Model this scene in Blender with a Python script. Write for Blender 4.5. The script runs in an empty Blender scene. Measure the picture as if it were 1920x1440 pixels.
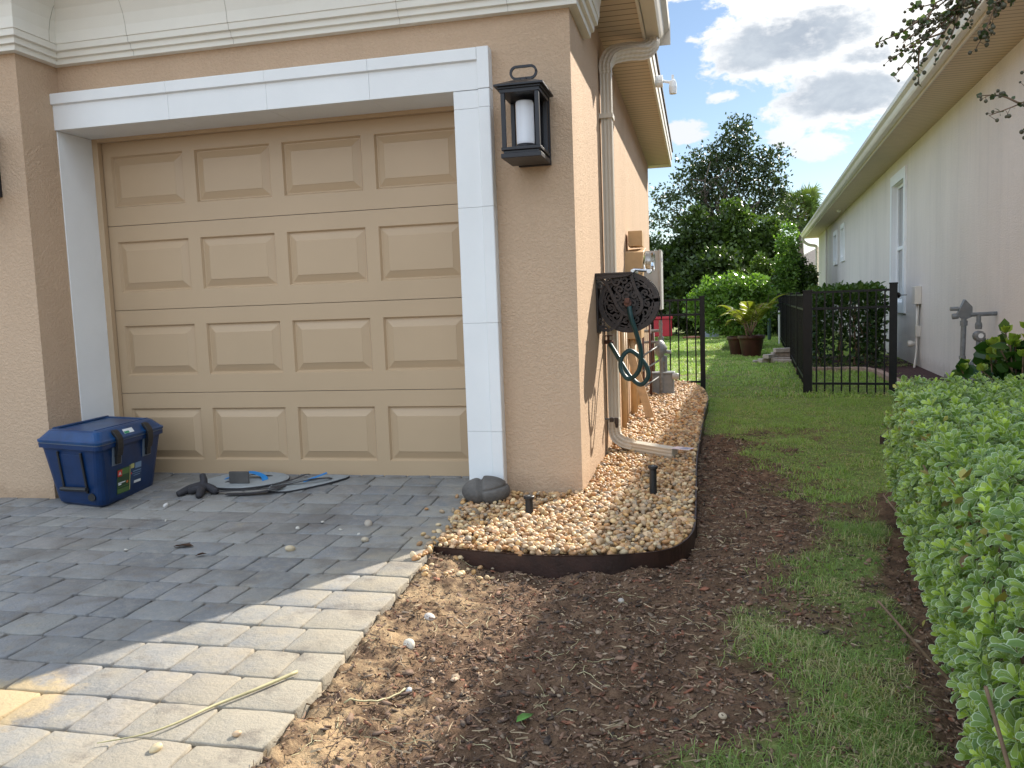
import bpy, math, random
import numpy as np
from math import sin, cos, pi, radians, sqrt
from mathutils import Matrix, Vector

random.seed(7); rng = np.random.default_rng(7)
S = bpy.context.scene
col = S.collection

# ------------------------------------------------------------------ camera
CH = 1.0676
YAW, PITCH, ROLL = 0.2261, 0.0964, -0.0364
f_ = np.array([-sin(YAW)*cos(PITCH), cos(YAW)*cos(PITCH), -sin(PITCH)])
r0 = np.array([cos(YAW), sin(YAW), 0]); u0 = np.cross(r0, f_)
r_ = r0*cos(ROLL)+u0*sin(ROLL); u_ = -r0*sin(ROLL)+u0*cos(ROLL)
cam = bpy.data.cameras.new('camera'); camo = bpy.data.objects.new('camera', cam); col.objects.link(camo)
cam.sensor_width = 36; cam.lens = 1531.05/1920*36; cam.clip_start = .05; cam.clip_end = 3000
camo.matrix_world = Matrix(((r_[0], u_[0], -f_[0], 0), (r_[1], u_[1], -f_[1], 0), (r_[2], u_[2], -f_[2], CH), (0, 0, 0, 1)))
S.camera = camo

# ------------------------------------------------------------------ light
SUN_AZ, SUN_EL = radians(29.0), radians(31.6)      # azimuth from +Y towards +X
sd = Vector((sin(SUN_AZ)*cos(SUN_EL), cos(SUN_AZ)*cos(SUN_EL), sin(SUN_EL)))
sun = bpy.data.lights.new('sun', 'SUN'); sun.energy = 4.1; sun.angle = radians(.55); sun.color = (1, .93, .82)
suno = bpy.data.objects.new('sun', sun); col.objects.link(suno)
suno.rotation_euler = sd.to_track_quat('Z', 'Y').to_euler()
S.view_settings.view_transform = 'Standard'; S.view_settings.look = 'None'; S.view_settings.gamma = 1
S.view_settings.exposure = 1.25
S.cycles.use_denoising = True
S.cycles.max_bounces = 6; S.cycles.transparent_max_bounces = 8

W = bpy.data.worlds.new('World'); S.world = W; W.use_nodes = True
nt = W.node_tree; nt.nodes.clear()
class G:
    """small node-graph helper"""
    def __init__(s, nt): s.nt = nt
    def n(s, t, **k):
        x = s.nt.nodes.new(t)
        for a, b in k.items(): setattr(x, a, b)
        return x
    def put(s, sock, v):
        if hasattr(v, 'is_output') or isinstance(v, bpy.types.NodeSocket): s.nt.links.new(v, sock)
        elif v is not None: sock.default_value = v
    def math(s, op, a, b=None, c=None, clamp=False):
        x = s.n('ShaderNodeMath', operation=op, use_clamp=clamp); s.put(x.inputs[0], a)
        if b is not None: s.put(x.inputs[1], b)
        if c is not None: s.put(x.inputs[2], c)
        return x.outputs[0]
    def smooth(s, v, a, b):
        x = s.n('ShaderNodeMapRange', interpolation_type='SMOOTHSTEP'); s.put(x.inputs[0], v)
        x.inputs[1].default_value = a; x.inputs[2].default_value = b; return x.outputs[0]
    def mix(s, f, a, b, mode='MIX'):
        x = s.n('ShaderNodeMix', data_type='RGBA', blend_type=mode); s.put(x.inputs[0], f)
        for i, v in ((6, a), (7, b)):
            s.put(x.inputs[i], (tuple(v)+(1,))[:4] if isinstance(v, (tuple, list)) else v)
        return x.outputs[2]
    def noise(s, vec, scale, detail=4, rough=.55, dist=0):
        x = s.n('ShaderNodeTexNoise'); s.put(x.inputs['Vector'], vec)
        x.inputs['Scale'].default_value = scale; x.inputs['Detail'].default_value = detail
        x.inputs['Roughness'].default_value = rough; x.inputs['Distortion'].default_value = dist
        return x.outputs[0]
    def vor(s, vec, scale, feature='F1'):
        x = s.n('ShaderNodeTexVoronoi', feature=feature); s.put(x.inputs['Vector'], vec); x.inputs['Scale'].default_value = scale
        return x
    def ramp(s, f, stops):
        x = s.n('ShaderNodeValToRGB'); s.put(x.inputs[0], f); e = x.color_ramp.elements
        while len(e) < len(stops): e.new(.5)
        for i, (p, c) in enumerate(stops): e[i].position = p; e[i].color = (tuple(c)+(1,))[:4]
        return x.outputs[0]
    def mapping(s, vec, scale=(1, 1, 1), loc=(0, 0, 0), rot=(0, 0, 0)):
        x = s.n('ShaderNodeMapping'); s.put(x.inputs[0], vec); x.inputs[1].default_value = loc; x.inputs[2].default_value = rot; x.inputs[3].default_value = scale
        return x.outputs[0]
    def comb(s, x_, y_, z_):
        x = s.n('ShaderNodeCombineXYZ')
        for i, v in enumerate((x_, y_, z_)): s.put(x.inputs[i], v)
        return x.outputs[0]

g = G(nt)
tc = g.n('ShaderNodeTexCoord'); sep = g.n('ShaderNodeSeparateXYZ'); nt.links.new(tc.outputs['Generated'], sep.inputs[0])
dx, dy, dz = sep.outputs
sky = g.n('ShaderNodeTexSky', sky_type='NISHITA', sun_disc=False, sun_elevation=SUN_EL, sun_rotation=SUN_AZ, altitude=0, air_density=1.0, dust_density=.15, ozone_density=1.4)
# clouds: unseen overbright noise clouds overhead and behind, added to fill the shade; the afternoon cumulus bank stands in the +Y sky (direction coordinates u = x/y, v = z/y)
ay = g.math('MAXIMUM', dy, .05)
u = g.math('DIVIDE', dx, ay); v = g.math('DIVIDE', dz, ay)
uv = g.comb(u, v, 0.0)
nz = g.noise(g.mapping(uv, (1, 1.5, 1)), 14, 7, .62, .3)
nz2 = g.noise(g.mapping(uv, (1, 1.8, 1), (3, 1, 0)), 42, 6, .6)
wob = g.math('ADD', g.math('MULTIPLY', g.math('SUBTRACT', nz, .5), 1.9), g.math('MULTIPLY', g.math('SUBTRACT', nz2, .5), 1.3))
front = g.smooth(dy, .15, .35)
def blobs(lst):
    out = None
    for (cu, cv, ru, rv, tilt, amp) in lst:
        a = g.math('SUBTRACT', u, cu); b = g.math('SUBTRACT', v, cv)
        c_, s_ = cos(tilt), sin(tilt)
        p = g.math('DIVIDE', g.math('ADD', g.math('MULTIPLY', a, c_), g.math('MULTIPLY', b, s_)), ru)
        q = g.math('DIVIDE', g.math('SUBTRACT', g.math('MULTIPLY', b, c_), g.math('MULTIPLY', a, s_)), rv)
        d = g.math('MULTIPLY', g.math('SUBTRACT', 1.0, g.math('ADD', g.math('MULTIPLY', p, p), g.math('MULTIPLY', q, q))), amp)
        out = d if out is None else g.math('MAXIMUM', out, d)
    return g.math('MAXIMUM', out, -3.0)
WHITE = [(.108, .285, .125, .052, .10, 1), (.165, .22, .095, .045, .05, 1), (.20, .345, .20, .07, -.1, 1.6), (.23, .27, .07, .09, .3, 1),
         (-.012, .195, .028, .016, 0, .8), (.142, .167, .040, .018, 0, .9), (.098, .180, .028, .014, 0, .7), (.02, .355, .10, .016, 0, .7), (.035, .23, .02, .008, .2, .5), (.02, .262, .02, .008, .3, .5), (.29, .12, .1, .03, 0, .7)]
GREY = [(.110, .288, .095, .034, .10, 1), (.072, .272, .06, .018, .12, .9), (.162, .222, .078, .030, 0, 1), (.19, .262, .035, .014, .1, .6)]
cw = g.smooth(g.math('ADD', blobs(WHITE), g.math('MULTIPLY', wob, 1.15)), .02, .42)
cg = g.smooth(g.math('ADD', blobs(GREY), g.math('MULTIPLY', wob, 1.1)), -.1, .85)
gen = g.smooth(g.noise(g.mapping(tc.outputs['Generated'], (1, 1, 2.6)), 3.2, 7, .6), .40, .54)
up = g.smooth(dz, .0, .12)
cover = g.math('MAXIMUM', g.math('MULTIPLY', cw, front), g.math('MULTIPLY', g.math('MULTIPLY', gen, g.math('SUBTRACT', 1.0, front)), up))
greyness = g.math('MULTIPLY', cg, front)
glow = g.smooth(g.math('ADD', g.math('MULTIPLY', u, .6), v), .18, .46)
hue = g.n('ShaderNodeHueSaturation'); hue.inputs['Saturation'].default_value = 1.0
nt.links.new(sky.outputs[0], hue.inputs['Color'])
SKY_S = .055
skyc = g.mix(1.0, hue.outputs[0], (SKY_S, SKY_S, SKY_S*1.02), 'MULTIPLY')
white = g.mix(front, (.86, .98, 1.14), g.mix(glow, (.40, .41, .425), (.56, .555, .54)))
grey = g.mix(g.smooth(nz, .3, .75), (.20, .225, .26), (.30, .325, .35))
cloud = g.mix(greyness, white, grey)
full = g.mix(g.math('MULTIPLY', cover, .95), skyc, cloud)
bg = g.n('ShaderNodeBackground'); bg.inputs[1].default_value = 1.0; nt.links.new(full, bg.inputs[0])
out = g.n('ShaderNodeOutputWorld'); nt.links.new(bg.outputs[0], out.inputs[0])

# ------------------------------------------------------------------ materials
def new_mat(name):
    m = bpy.data.materials.new(name); m.use_nodes = True
    t = m.node_tree; b = t.nodes['Principled BSDF']; return m, G(t), b, t
def pmat(name, c, rough=.5, metal=0, spec=.5, var=0, vscale=8, bump=0, bscale=60, coat=0, trans=0, c2=None, emission=None):
    m, q, b, t = new_mat(name)
    tcn = q.n('ShaderNodeTexCoord').outputs['Object']
    if var or c2:
        n = q.noise(tcn, vscale, 6, .6)
        lo = tuple(x*(1-var) for x in c); hi = c2 or tuple(min(1, x*(1+var)) for x in c)
        q.put(b.inputs['Base Color'], q.ramp(n, [(.3, lo), (.7, hi)]))
    else: b.inputs['Base Color'].default_value = c+(1,)
    b.inputs['Roughness'].default_value = rough; b.inputs['Metallic'].default_value = metal
    b.inputs['Specular IOR Level'].default_value = spec; b.inputs['Coat Weight'].default_value = coat
    b.inputs['Transmission Weight'].default_value = trans
    if bump:
        bn = q.n('ShaderNodeBump'); bn.inputs['Strength'].default_value = bump; bn.inputs['Distance'].default_value = .01
        q.put(bn.inputs['Height'], q.noise(tcn, bscale, 5, .6)); q.put(b.inputs['Normal'], bn.outputs[0])
    return m
def stucco(name, c, scale=75, strength=.7, stain=.05, dist=.006, streak=0):
    m, q, b, t = new_mat(name)
    o = q.n('ShaderNodeTexCoord').outputs['Object']
    n1 = q.noise(o, scale, 4, .55, .6); n2 = q.noise(o, scale*2.4, 3, .6); v1 = q.vor(o, scale*.7, 'SMOOTH_F1').outputs[0]
    h = q.math('ADD', q.math('MULTIPLY', q.smooth(n1, .38, .62), .7), q.math('ADD', q.math('MULTIPLY', n2, .35), q.math('MULTIPLY', v1, .35)))
    bn = q.n('ShaderNodeBump'); bn.inputs['Strength'].default_value = strength; bn.inputs['Distance'].default_value = dist
    q.put(bn.inputs['Height'], h); q.put(b.inputs['Normal'], bn.outputs[0])
    big = q.noise(q.mapping(o, (1, 1, .35)), 1.7, 5, .6)
    cc = q.ramp(big, [(.3, tuple(x*(1-stain) for x in c)), (.7, tuple(x*(1+stain) for x in c))])
    cc = q.mix(q.math('MULTIPLY', q.smooth(h, .5, 1.1), .16), cc, tuple(x*1.25 for x in c))
    if streak:
        st = q.noise(q.mapping(o, (5, 5, .25)), 1.6, 5, .65)
        cc = q.mix(q.math('MULTIPLY', q.smooth(st, .48, .72), streak), cc, (c[0]*.72, c[1]*.74, c[2]*.80))
    spz = q.n('ShaderNodeSeparateXYZ'); q.put(spz.inputs[0], q.n('ShaderNodeNewGeometry').outputs['Position'])
    dm = q.smooth(q.math('ADD', spz.outputs[2], q.math('MULTIPLY', q.math('SUBTRACT', q.noise(o, 9, 6, .7), .5), .30)), .16, -.02)
    cc = q.mix(q.math('MULTIPLY', dm, .38), cc, (c[0]*.55, c[1]*.50, c[2]*.46))
    q.put(b.inputs['Base Color'], cc); b.inputs['Roughness'].default_value = .82; b.inputs['Specular IOR Level'].default_value = .15
    return m
def leafmat(name, lo, hi, rough=.4, trans=.35, tcol=None, edge=None):
    """foliage: per-leaf tone from attribute 'tone', light passing through"""
    m, q, b, t = new_mat(name)
    a = q.n('ShaderNodeAttribute', attribute_name='tone')
    c = q.ramp(a.outputs['Fac'], [(0, lo), (1, hi)])
    if edge:
        e = q.n('ShaderNodeAttribute', attribute_name='rim'); c = q.mix(q.smooth(e.outputs['Fac'], .55, .95), c, edge)
    q.put(b.inputs['Base Color'], c); b.inputs['Roughness'].default_value = rough; b.inputs['Specular IOR Level'].default_value = .4
    tr = q.n('ShaderNodeBsdfTranslucent'); q.put(tr.inputs[0], q.mix(1, c, tcol or (1.3, 1.5, .6), 'MULTIPLY'))
    mx = q.n('ShaderNodeMixShader'); mx.inputs[0].default_value = trans
    t.links.new(b.outputs[0], mx.inputs[1]); t.links.new(tr.outputs[0], mx.inputs[2])
    t.links.new(mx.outputs[0], t.nodes['Material Output'].inputs[0])
    return m
def attrmat(name, attr='shade', rough=.6, bump=.3, bscale=150, spec=.4, mottling=.25):
    m, q, b, t = new_mat(name)
    a = q.n('ShaderNodeAttribute', attribute_name=attr)
    o = q.n('ShaderNodeTexCoord').outputs['Object']
    n = q.noise(o, bscale*.6, 5, .6)
    q.put(b.inputs['Base Color'], q.mix(q.math('MULTIPLY', q.smooth(n, .4, .65), mottling), a.outputs['Color'], (.25, .18, .12)))
    b.inputs['Roughness'].default_value = rough; b.inputs['Specular IOR Level'].default_value = spec
    if bump:
        bn = q.n('ShaderNodeBump'); bn.inputs['Strength'].default_value = bump; bn.inputs['Distance'].default_value = .003
        q.put(bn.inputs['Height'], q.noise(o, bscale, 4, .6)); q.put(b.inputs['Normal'], bn.outputs[0])
    return m

M = {}
M['stucco'] = stucco('tan_stucco', (.535, .385, .262), 72, .55, .07, .007)
M['stucco_pale'] = stucco('pale_stucco', (.71, .66, .62), 66, .60, .06, .006, .20)
M['trim'] = pmat('white_trim_paint', (.78, .79, .78), .6, var=.03, vscale=3, bump=.12, bscale=180)
M['cornice'] = pmat('cream_cornice_paint', (.78, .755, .67), .6, var=.04, vscale=2.5, bump=.12, bscale=160)
M['soffit'] = None
M['door'] = None
M['gutter'] = pmat('cream_aluminium', (.62, .56, .46), .38, var=.06, vscale=5, spec=.5)
M['gutter_white'] = pmat('pale_aluminium', (.66, .62, .56), .38, var=.06, vscale=4)
M['black_metal'] = pmat('black_powder_coat', (.006, .006, .007), .42, var=.3, vscale=30, spec=.3)
M['lantern'] = pmat('black_lantern_metal', (.010, .010, .014), .42, spec=.5, bump=.05)
M['candle'] = pmat('frosted_white_glass', (.80, .82, .86), .35)
M['clear'] = pmat('clear_glass', (.9, .95, .95), .05, trans=1)
M['black_plastic'] = pmat('black_plastic', (.015, .015, .016), .5)
M['bronze'] = pmat('dark_bronze_cast', (.040, .032, .030), .40, metal=.3, var=.3, vscale=40, bump=.1, bscale=120)
M['drum'] = pmat('dark_drum', (.003, .003, .003), .9, spec=.1)
M['hose'] = pmat('green_rubber_hose', (.012, .055, .06), .42, var=.2, vscale=20)
M['brass'] = pmat('worn_brass', (.35, .22, .10), .4, metal=.7, var=.3, vscale=60)
M['chrome'] = pmat('dull_steel', (.55, .57, .60), .3, metal=.9, var=.15, vscale=50)
M['edging'] = pmat('dark_brown_edging', (.035, .015, .010), .5, var=.45, vscale=12, bump=.2, bscale=60)
M['rock'] = pmat('dark_basalt', (.11, .10, .09), .8, var=.25, vscale=14, bump=.5, bscale=70)
M['grey_pipe'] = pmat('grey_painted_pipe', (.16, .175, .185), .45, var=.25, vscale=25, bump=.1)
M['galv'] = pmat('galvanised_pipe', (.22, .22, .215), .5, metal=.3, var=.3, vscale=35)
M['meter_grey'] = pmat('meter_grey_paint', (.20, .215, .225), .5, var=.18, vscale=12)
M['panel_grey'] = pmat('panel_grey_paint', (.44, .44, .42), .45, var=.12, vscale=8)
M['tan_box'] = pmat('tan_painted_metal', (.52, .34, .17), .5, var=.1, vscale=8)
M['tan_wood'] = pmat('tan_timber', (.50, .34, .19), .6, var=.22, vscale=16)
M['rust'] = pmat('rusty_pipe', (.13, .06, .045), .7, var=.4, vscale=30)
M['pot'] = pmat('dark_red_glazed_pot', (.040, .010, .009), .35, var=.4, vscale=6)
M['pot_soil'] = pmat('potting_soil', (.03, .02, .014), .95, bump=.6)
M['bark'] = pmat('grey_bark', (.13, .10, .08), .9, var=.35, vscale=12, bump=.6, bscale=40)
M['twig'] = pmat('brown_twig', (.16, .10, .06), .8, var=.35, vscale=30)
M['straw'] = pmat('dry_straw', (.42, .37, .20), .6, var=.3, vscale=12)
M['shingle'] = pmat('brown_roof_shingle', (.12, .10, .085), .9, var=.35, vscale=9, bump=.6, bscale=30)
M['window_white'] = pmat('white_window_paint', (.80, .82, .84), .5, var=.02)
M['pane'] = pmat('dark_window_glass', (.10, .12, .12), .06, spec=1.0, coat=.5)
M['red_plastic'] = pmat('red_plastic', (.45, .02, .04), .45, var=.15, vscale=3)
M['grey_plastic'] = pmat('grey_plastic', (.25, .28, .34), .5, var=.1)
M['pvc'] = pmat('white_pvc', (.75, .75, .73), .4)
M['brick'] = pmat('pinkish_edging_brick', (.36, .25, .20), .85, var=.25, vscale=12, bump=.4)
M['cut_stone'] = pmat('pale_wall_stone', (.36, .31, .27), .85, var=.3, vscale=12, bump=.5)
M['mulch_red'] = pmat('dark_red_mulch', (.055, .022, .022), .95, var=.6, vscale=40, bump=1, bscale=60)
M['cool_blue'] = pmat('blue_cooler_plastic', (.003, .026, .095), .36, var=.22, vscale=9, bump=.05, bscale=30)
M['cool_blue_lid'] = pmat('blue_cooler_lid', (.006, .048, .145), .34, var=.3, vscale=8, bump=.05, bscale=30)
M['cool_grey'] = pmat('grey_gasket_plastic', (.13, .16, .20), .5)
M['pad'] = pmat('grey_foam', (.27, .285, .285), .8, var=.1, vscale=15, bump=.15)
M['strap'] = pmat('black_webbing', (.028, .026, .03), .8, var=.2, vscale=60)
M['blue_strap'] = pmat('bright_blue_webbing', (.01, .20, .52), .6)
M['sticker'] = pmat('white_sticker', (.72, .74, .74), .5)
M['tag'] = pmat('pinkish_paper_tag', (.72, .60, .64), .55)
for k, c in dict(p_red=(.55, .04, .03), p_green=(.09, .17, .05), p_dgreen=(.03, .07, .03), p_yellow=(.50, .48, .18), p_navy=(.02, .05, .12), p_lblue=(.18, .28, .42), p_orange=(.6, .16, .04), p_emerald=(.03, .28, .13)).items():
    M[k] = pmat('print_'+k[2:], c, .5)

def mk_soffit():
    m, q, b, t = new_mat('vented_soffit')
    o = q.n('ShaderNodeTexCoord').outputs['Object']
    w = q.n('ShaderNodeTexWave', wave_type='BANDS', bands_direction='Y', wave_profile='SIN'); q.put(w.inputs[0], o); w.inputs['Scale'].default_value = 3.2
    gr = q.smooth(w.outputs['Fac'], .0, .08)
    c = q.mix(gr, (.20, .14, .09), q.ramp(q.noise(o, 3, 4), [(.3, (.57, .46, .33)), (.7, (.63, .51, .37))]))
    q.put(b.inputs['Base Color'], c); b.inputs['Roughness'].default_value = .6; return m
M['soffit'] = mk_soffit()
def mk_door():
    m, q, b, t = new_mat('tan_garage_door_paint')
    o = q.n('ShaderNodeTexCoord').outputs['Object']
    gn = q.noise(q.mapping(o, (6, 6, 90)), 1.5, 5, .6)
    c = q.ramp(q.noise(o, 1.4, 4), [(.3, (.455, .325, .198)), (.7, (.49, .35, .215))])
    q.put(b.inputs['Base Color'], c); b.inputs['Roughness'].default_value = .42; b.inputs['Specular IOR Level'].default_value = .5
    bn = q.n('ShaderNodeBump'); bn.inputs['Strength'].default_value = .10; bn.inputs['Distance'].default_value = .002
    q.put(bn.inputs['Height'], gn); q.put(b.inputs['Normal'], bn.outputs[0]); return m
M['door'] = mk_door()
def mk_paver():
    m, q, b, t = new_mat('grey_tumbled_paver')
    o = q.n('ShaderNodeTexCoord').outputs['Object']
    a = q.n('ShaderNodeAttribute', attribute_name='shade')
    fine = q.noise(o, 120, 6, .75); med = q.noise(o, 22, 6, .65); big = q.noise(o, 2.2, 5, .6)
    c = q.mix(q.math('MULTIPLY', q.smooth(med, .42, .68), .6), a.outputs['Color'], (.29, .27, .235))
    c = q.mix(q.math('MULTIPLY', q.smooth(fine, .56, .70), .55), c, (.07, .065, .06))
    c = q.mix(q.math('MULTIPLY', q.smooth(fine, .44, .33), .35), c, (.42, .39, .33))
    c = q.mix(q.math('MULTIPLY', q.smooth(big, .50, .66), .5), c, (.13, .115, .10))
    spq = q.n('ShaderNodeSeparateXYZ'); q.put(spq.inputs[0], o)
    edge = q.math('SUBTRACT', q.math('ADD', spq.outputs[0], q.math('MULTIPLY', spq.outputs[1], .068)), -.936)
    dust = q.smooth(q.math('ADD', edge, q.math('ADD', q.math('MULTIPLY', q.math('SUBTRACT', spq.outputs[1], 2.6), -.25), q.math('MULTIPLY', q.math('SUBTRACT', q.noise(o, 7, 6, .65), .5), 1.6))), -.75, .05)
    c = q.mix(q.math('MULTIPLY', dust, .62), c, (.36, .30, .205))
    st2 = q.noise(o, 5.5, 7, .7)
    c = q.mix(q.math('MULTIPLY', q.smooth(st2, .52, .64), .5), c, (.12, .10, .085))
    c = q.mix(q.math('MULTIPLY', q.smooth(q.noise(q.mapping(o, loc=(4, 2, 0)), 3.3, 7, .7), .60, .72), .4), c, (.34, .28, .18))
    # spilled sand near the lower left corner of the driveway
    sp = q.n('ShaderNodeSeparateXYZ'); q.put(sp.inputs[0], o)
    d = q.math('SQRT', q.math('ADD', q.math('POWER', q.math('DIVIDE', q.math('ADD', sp.outputs[0], 1.93), .17), 2.0), q.math('POWER', q.math('DIVIDE', q.math('ADD', sp.outputs[1], -1.83), .17), 2.0)))
    sm = q.smooth(q.math('ADD', d, q.math('MULTIPLY', q.math('SUBTRACT', q.noise(o, 14, 5, .6), .5), 1.6)), 1.15, .65)
    c = q.mix(q.math('MULTIPLY', sm, .85), c, (.46, .34, .18))
    q.put(b.inputs['Base Color'], c); b.inputs['Roughness'].default_value = .85
    bn = q.n('ShaderNodeBump'); bn.inputs['Strength'].default_value = .9; bn.inputs['Distance'].default_value = .006
    q.put(bn.inputs['Height'], q.math('ADD', q.noise(o, 45, 6, .65), q.math('MULTIPLY', fine, .5))); q.put(b.inputs['Normal'], bn.outputs[0])
    return m
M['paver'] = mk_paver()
M['joint_sand'] = pmat('joint_sand', (.20, .155, .10), .95, var=.45, vscale=18, bump=.8, bscale=160)
def mk_ground():
    m, q, b, t = new_mat('soil_and_lawn')
    o = q.n('ShaderNodeTexCoord').outputs['Object']
    a = q.n('ShaderNodeAttribute', attribute_name='mask'); sp = q.n('ShaderNodeSeparateColor'); q.put(sp.inputs[0], a.outputs['Color'])
    n1 = q.noise(o, 9, 8, .7); n2 = q.noise(o, 70, 6, .7); n3 = q.noise(o, 2.2, 5, .6)
    soil = q.ramp(n1, [(.3, (.055, .034, .022)), (.5, (.140, .083, .050)), (.72, (.25, .158, .098))])
    soil = q.mix(q.math('MULTIPLY', q.smooth(n2, .5, .72), .6), soil, (.04, .025, .018))
    soil = q.mix(q.math('MULTIPLY', q.smooth(n2, .46, .3), .5), soil, (.22, .145, .095))
    sand = q.ramp(n2, [(.3, (.30, .20, .115)), (.7, (.52, .37, .21))])
    c = q.mix(q.math('MULTIPLY', sp.outputs[1], q.smooth(n1, .35, .6)), soil, sand)
    gr = q.ramp(q.noise(o, 30, 6, .7), [(.3, (.10, .12, .04)), (.55, (.18, .235, .06)), (.75, (.29, .34, .11))])
    gr = q.mix(q.math('MULTIPLY', q.smooth(n3, .5, .72), .55), gr, (.24, .20, .11))
    c = q.mix(sp.outputs[0], c, gr)
    q.put(b.inputs['Base Color'], c); b.inputs['Roughness'].default_value = .95; b.inputs['Specular IOR Level'].default_value = .2
    bn = q.n('ShaderNodeBump'); bn.inputs['Strength'].default_value = .9; bn.inputs['Distance'].default_value = .012
    q.put(bn.inputs['Height'], q.math('ADD', n2, q.noise(o, 26, 6, .7))); q.put(b.inputs['Normal'], bn.outputs[0])
    return m
M['ground'] = mk_ground()
M['pebble'] = attrmat('river_pebble', rough=.55, bump=.25, bscale=120, mottling=.18)
M['chip'] = attrmat('bark_chip', rough=.85, bump=.4, bscale=140, mottling=.3)
M['gravel_base'] = pmat('gravel_fines', (.20, .13, .08), .95, var=.5, vscale=60, bump=1, bscale=90)
M['grass'] = leafmat('grass_blade', (.10, .16, .05), (.34, .46, .12), .5, .42, (1.2, 1.4, .5), edge=(.50, .43, .24))
M['oak_leaf'] = leafmat('oak_leaf', (.018, .032, .012), (.06, .085, .03), .45, .28)
M['dark_leaf'] = leafmat('dark_evergreen_leaf', (.012, .028, .007), (.075, .115, .020), .45, .26)
M['mid_leaf'] = leafmat('mid_green_leaf', (.022, .045, .010), (.115, .175, .03), .4, .3)
M['lemon_leaf'] = leafmat('glossy_citrus_leaf', (.05, .11, .02), (.19, .30, .06), .28, .4)
M['hedge_dark'] = leafmat('dark_hedge_leaf', (.015, .035, .008), (.07, .13, .02), .4, .3)
M['shrub_leaf'] = leafmat('broad_dark_leaf', (.015, .05, .008), (.05, .12, .018), .3, .3)
M['shrub_new'] = leafmat('lime_new_leaf', (.20, .30, .04), (.38, .44, .07), .35, .35)
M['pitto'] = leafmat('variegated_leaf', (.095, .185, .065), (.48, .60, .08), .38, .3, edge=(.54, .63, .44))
M['palm_leaf'] = leafmat('palm_frond', (.04, .07, .02), (.14, .18, .05), .45, .3)
M['pot_palm'] = leafmat('yellow_green_frond', (.08, .11, .02), (.34, .33, .06), .4, .4)
M['berry'] = pmat('seed_capsule', (.07, .065, .035), .6, var=.3, vscale=90)
M['myrtle_leaf'] = leafmat('small_round_leaf', (.03, .05, .02), (.10, .13, .05), .4, .3)
M['fresh_leaf'] = leafmat('fallen_green_leaf', (.10, .25, .05), (.13, .30, .06), .4, .2)

# ------------------------------------------------------------------ mesh helpers
class MB:
    def __init__(s): s.v = []; s.f = []
    def add(s, vs, fs):
        k = len(s.v); s.v += [tuple(map(float, p)) for p in vs]; s.f += [tuple(i+k for i in f) for f in fs]; return s
    def box(s, a, b, ax=None, o=(0, 0, 0)):
        """box between corners a and b; ax = rotation angle about z round point o"""
        x0, y0, z0 = a; x1, y1, z1 = b
        vs = [(x0, y0, z0), (x1, y0, z0), (x1, y1, z0), (x0, y1, z0), (x0, y0, z1), (x1, y0, z1), (x1, y1, z1), (x0, y1, z1)]
        if ax:
            c_, s_ = cos(ax), sin(ax)
            vs = [(o[0]+(x-o[0])*c_-(y-o[1])*s_, o[1]+(x-o[0])*s_+(y-o[1])*c_, z) for x, y, z in vs]
        return s.add(vs, [(0, 3, 2, 1), (4, 5, 6, 7), (0, 1, 5, 4), (1, 2, 6, 5), (2, 3, 7, 6), (3, 0, 4, 7)])
    def sweep(s, path, prof, closed=True, up=(0, 0, 1), caps=True, scale=None):
        """sweep a 2D profile (a along side axis, b along up-ish axis) on a path"""
        P = [np.array(p, float) for p in path]; n = len(P); m = len(prof); vs = []
        up = np.array(up, float)
        prev = None
        for i in range(n):
            t = P[min(i+1, n-1)]-P[max(i-1, 0)]; t /= np.linalg.norm(t)+1e-9
            if prev is None:
                a = np.cross(t, up)
                if np.linalg.norm(a) < 1e-3: a = np.cross(t, (1, 0, 0.01))
            else: a = prev-t*(prev@t)
            a /= np.linalg.norm(a); prev = a; b = np.cross(a, t)
            k = scale[i] if scale is not None else 1
            for (p, q) in prof: vs.append(P[i]+a*p*k+b*q*k)
        fs = []
        for i in range(n-1):
            for j in range(m if closed else m-1):
                j2 = (j+1) % m; fs.append((i*m+j, i*m+j2, (i+1)*m+j2, (i+1)*m+j))
        if caps and closed: fs += [tuple(range(m))[::-1], tuple((n-1)*m+j for j in range(m))]
        return s.add(vs, fs)
    def tube(s, path, r, k=8, scale=None, **kw):
        return s.sweep(path, [(r*cos(2*pi*i/k), r*sin(2*pi*i/k)) for i in range(k)], scale=scale, **kw)
    def lathe(s, prof, c, axis='z', k=20):
        """prof: (radius, height)"""
        vs = []; m = len(prof)
        for (r, h) in prof:
            for i in range(k):
                a = 2*pi*i/k; p = (r*cos(a), r*sin(a), h)
                if axis == 'y': p = (p[0], p[2], -p[1])
                elif axis == 'x': p = (p[2], p[0], p[1])
                vs.append((c[0]+p[0], c[1]+p[1], c[2]+p[2]))
        fs = [(i*k+j, i*k+(j+1) % k, (i+1)*k+(j+1) % k, (i+1)*k+j) for i in range(m-1) for j in range(k)]
        fs += [tuple(range(k))[::-1], tuple((m-1)*k+j for j in range(k))]
        return s.add(vs, fs)
    def build(s, name, mat, parent=None, bevel=0, smooth=False, seg=2):
        me = bpy.data.meshes.new(name); off = parent_world(parent)
        me.from_pydata([(x-off[0], y-off[1], z-off[2]) for x, y, z in s.v], [], s.f)
        me.materials.append(mat); me.update()
        o = bpy.data.objects.new(name, me); col.objects.link(o)
        if parent is not None: o.parent = parent
        if smooth: me.shade_smooth()
        if bevel:
            b = o.modifiers.new('bevel', 'BEVEL'); b.width = bevel; b.segments = seg; b.limit_method = 'ANGLE'; b.angle_limit = radians(35)
            me.shade_smooth(); 
            try: b.harden_normals = True
            except Exception: pass
        return o
def parent_world(p):
    t = Vector((0, 0, 0))
    while p is not None: t = t+p.location; p = p.parent
    return t
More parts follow.
